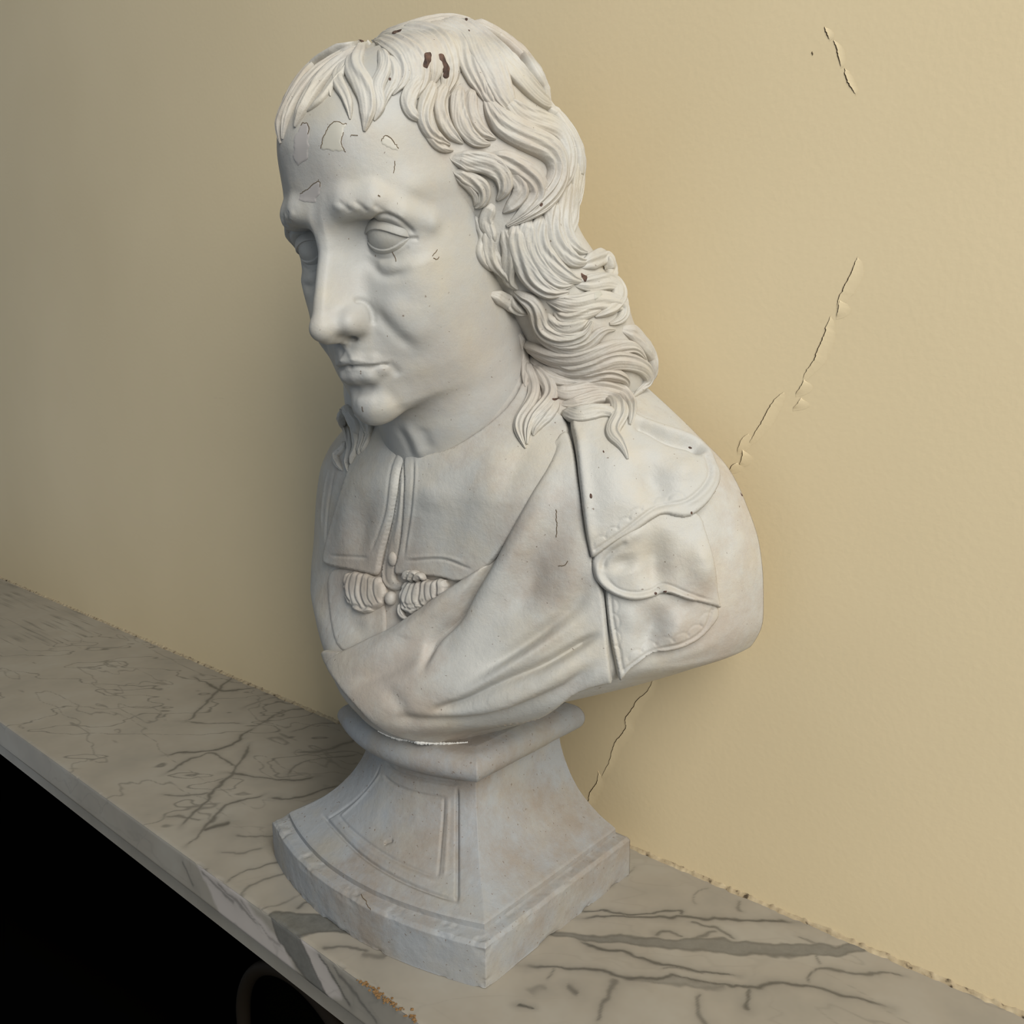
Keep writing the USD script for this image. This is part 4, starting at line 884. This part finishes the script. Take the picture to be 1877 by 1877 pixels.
# the side and back that the photograph does not show: long waves running down from the crown
S_BACK = Surface(hair_base, soften=60)
S_HEADHAIR = Surface(trimesh.util.concatenate([trimesh.Trimesh(m.vertices, m.faces, process=False) for m in (head, hair_base)]), soften=60)
for i, (pts, w, hs, ribs) in enumerate(LOCKS[28:62]):             # the far side of the head is combed like the near side
    P, _, _ = S_HEADHAIR.cast(spline(pts, step=4.0))
    q = world_to_head(P); q[:, 0] *= -1; q = head_to_world(q)
    _, k = S_HEADHAIR.tree.query(q)
    from scipy.ndimage import gaussian_filter1d
    pr = project(S_HEADHAIR.m.vertices[k])
    if ((pr[:, 0] < 640) & (pr[:, 1] > 300) & (pr[:, 1] < 745)).any() or (pr[:, 0] < 530).any(): continue
    add_lock(gaussian_filter1d(np.array(S_HEADHAIR.m.vertices[k]), 3, axis=0, mode='nearest'), np.array(S_HEADHAIR.n[k]), w, hs, ribs, i + 200, 8 + 4 * ribs)
for i in range(20):
    a = math.radians(152 + 128 * (i + 0.5) / 20)                 # round the back to the far side
    q = []
    for j in range(46):
        v = j / 45.0
        el = math.radians(66 - 70 * v) if v < .6 else math.radians(24 - 46 * (v - .6) / .4)
        aa = a + 0.10 * math.sin(9 * v + i * 1.9)
        R = 140
        d = np.array([math.sin(aa) * math.cos(el), -math.cos(aa) * math.cos(el), math.sin(el)])
        q.append([d[0] * R, 105 + d[1] * R, (40 + d[2] * R) if v < .6 else 97 - 250 * (v - .6) / .4])
    q = head_to_world(np.array(q))
    _, k = S_BACK.tree.query(q); P, N = hair_base.vertices[k], S_BACK.n[k]
    from scipy.ndimage import gaussian_filter1d
    add_lock(gaussian_filter1d(np.array(P), 2, axis=0, mode='nearest'), np.array(N), 52, .28, 5, i + 100, 30)

# ---------------------------------------------------------------- flaked paint
S_FULL = Surface(trimesh.util.concatenate([trimesh.Trimesh(m.vertices, m.faces, process=False) for m in [head, hair_base, torso, ped] + SHEETS + LOCKM]), soften=12)
DARKCHIPS = [[(778, 97), (790, 95), (791, 112), (784, 126), (775, 121), (778, 108)], [(803, 98), (812, 99), (818, 112), (825, 125), (823, 142), (817, 145), (811, 140), (814, 123), (806, 108)], [(717, 62), (726, 55), (737, 53), (734, 58), (722, 63)], [(1063, 501), (1079, 507), (1072, 518)],
    [(852, 33), (857, 33), (858, 38), (854, 38)], [(1262, 819), (1268, 819), (1268, 823), (1263, 823)], [(1356, 901), (1358, 902), (1362, 908), (1359, 909)], [(1215, 1083), (1223, 1083), (1223, 1086), (1216, 1087)], [(1200, 1086), (1206, 1086), (1206, 1090), (1201, 1090)], [(1082, 904), (1085, 904), (1085, 914), (1082, 914)],
    [(989, 374), (996, 371), (995, 377), (990, 379)], [(712, 142), (716, 142), (717, 148), (713, 148)], [(1011, 729), (1024, 730), (1022, 734), (1014, 734)], [(1103, 827), (1107, 827), (1107, 830), (1104, 830)], [(1265, 939), (1270, 939), (1270, 942), (1266, 942)], [(858, 55), (861, 55), (861, 58)], [(658, 72), (664, 72), (663, 76), (659, 76)]]
for i, c in enumerate(DARKCHIPS):
    sheet('paint_chip', ragged(c, 0.8, i), 0.30, 1.5, surf=S_FULL, step=1.6, material=M_CHIP, grain=0.1, seed=i, label='bare brown spot where the white paint has flaked off')
for i, (c, mt) in enumerate([([(607, 227), (618, 222), (636, 227), (630, 242), (626, 262), (630, 276), (610, 276), (588, 272), (596, 244)], M_UNDER), ([(699, 258), (705, 249), (713, 251), (728, 268), (730, 277), (700, 264)], M_UNDER),
        ([(551, 232), (559, 224), (566, 230), (565, 263), (565, 290), (546, 304), (536, 285), (540, 251)], M_PINK), ([(547, 367), (551, 355), (585, 333), (589, 341), (578, 372)], M_PINK), ([(1091, 535), (1101, 530), (1104, 541), (1091, 551)], M_UNDER)]):
    sheet('flaked_patch', ragged(c, 1.0, 50 + i), 0.28, 1.5, surf=S_FULL, step=1.8, material=mt, grain=0.1, seed=60 + i, label='cream patch of an older coat of paint')

def thread(pts, w=0.75, seed=0):
    """A hairline crack in the paint: a thin dark ragged strip."""
    c = spline(pts, step=3.0); r = np.random.default_rng(seed); c = c + r.normal(0, 0.7, c.shape)
    t = np.gradient(c, axis=0); t /= np.linalg.norm(t, axis=1, keepdims=True); nn = np.c_[-t[:, 1], t[:, 0]]
    P, N, _ = S_FULL.cast(np.vstack([c + nn * w, c - nn * w])); n = len(c); a = np.arange(n - 1)
    V = P + N * 0.00035; V2 = P - N * 0.001
    F = np.vstack([np.c_[a, a + 1, a + n], np.c_[a + 1, a + n + 1, a + n]])
    m = trimesh.Trimesh(np.vstack([V, V2]), np.vstack([F, F[:, ::-1] + 2 * n]), process=False)
    obj('hairline_crack', m, M_CRACK, bust, smooth=False)
for i, ln in enumerate([[(588, 272), (596, 246), (607, 228), (618, 222), (626, 226), (636, 227)], [(630, 242), (626, 262), (634, 279)], [(699, 259), (705, 249), (713, 251), (722, 261), (730, 272)], [(551, 232), (559, 224), (566, 230), (565, 246)], [(551, 355), (566, 345), (585, 333), (588, 342)],
        [(724, 296), (723, 306), (722, 316)], [(642, 249), (650, 247), (656, 248)], [(716, 457), (722, 466), (727, 480)], [(665, 746), (667, 754)], [(694, 357), (696, 361)], [(793, 470), (797, 463), (802, 458)], [(794, 472), (799, 476), (804, 472)], [(1019, 933), (1021, 960), (1020, 985)], [(1040, 1030), (1034, 1036), (1024, 1037)], [(662, 1640), (672, 1656), (680, 1668)]]):
    thread(ln, 0.55, i)
# broken white seam between bust and pedestal
for i, ln in enumerate([[(694, 1340), (716, 1350), (745, 1357), (788, 1362), (825, 1363), (856, 1361)]]):
    c = spline(ln, step=3.0); P, N, _ = S_FULL.cast(c)
    r = np.random.default_rng(5); rad = 0.0006 + 0.0010 * r.random(len(P)) * np.sin(np.linspace(0, np.pi, len(P)))
    bs = []
    for p, q in zip(P, rad):
        b = trimesh.creation.icosphere(1, q); b.vertices = b.vertices * (0.8 + 0.5 * r.random((len(b.vertices), 1))); b.apply_translation(p); bs.append(b)
    obj('broken_seam', trimesh.util.concatenate(bs), plaster('bare_white_plaster', tint=(0.72, 0.71, 0.68), warm=(0.70, 0.68, 0.62), dirt_amount=0.1), bust, smooth=True)
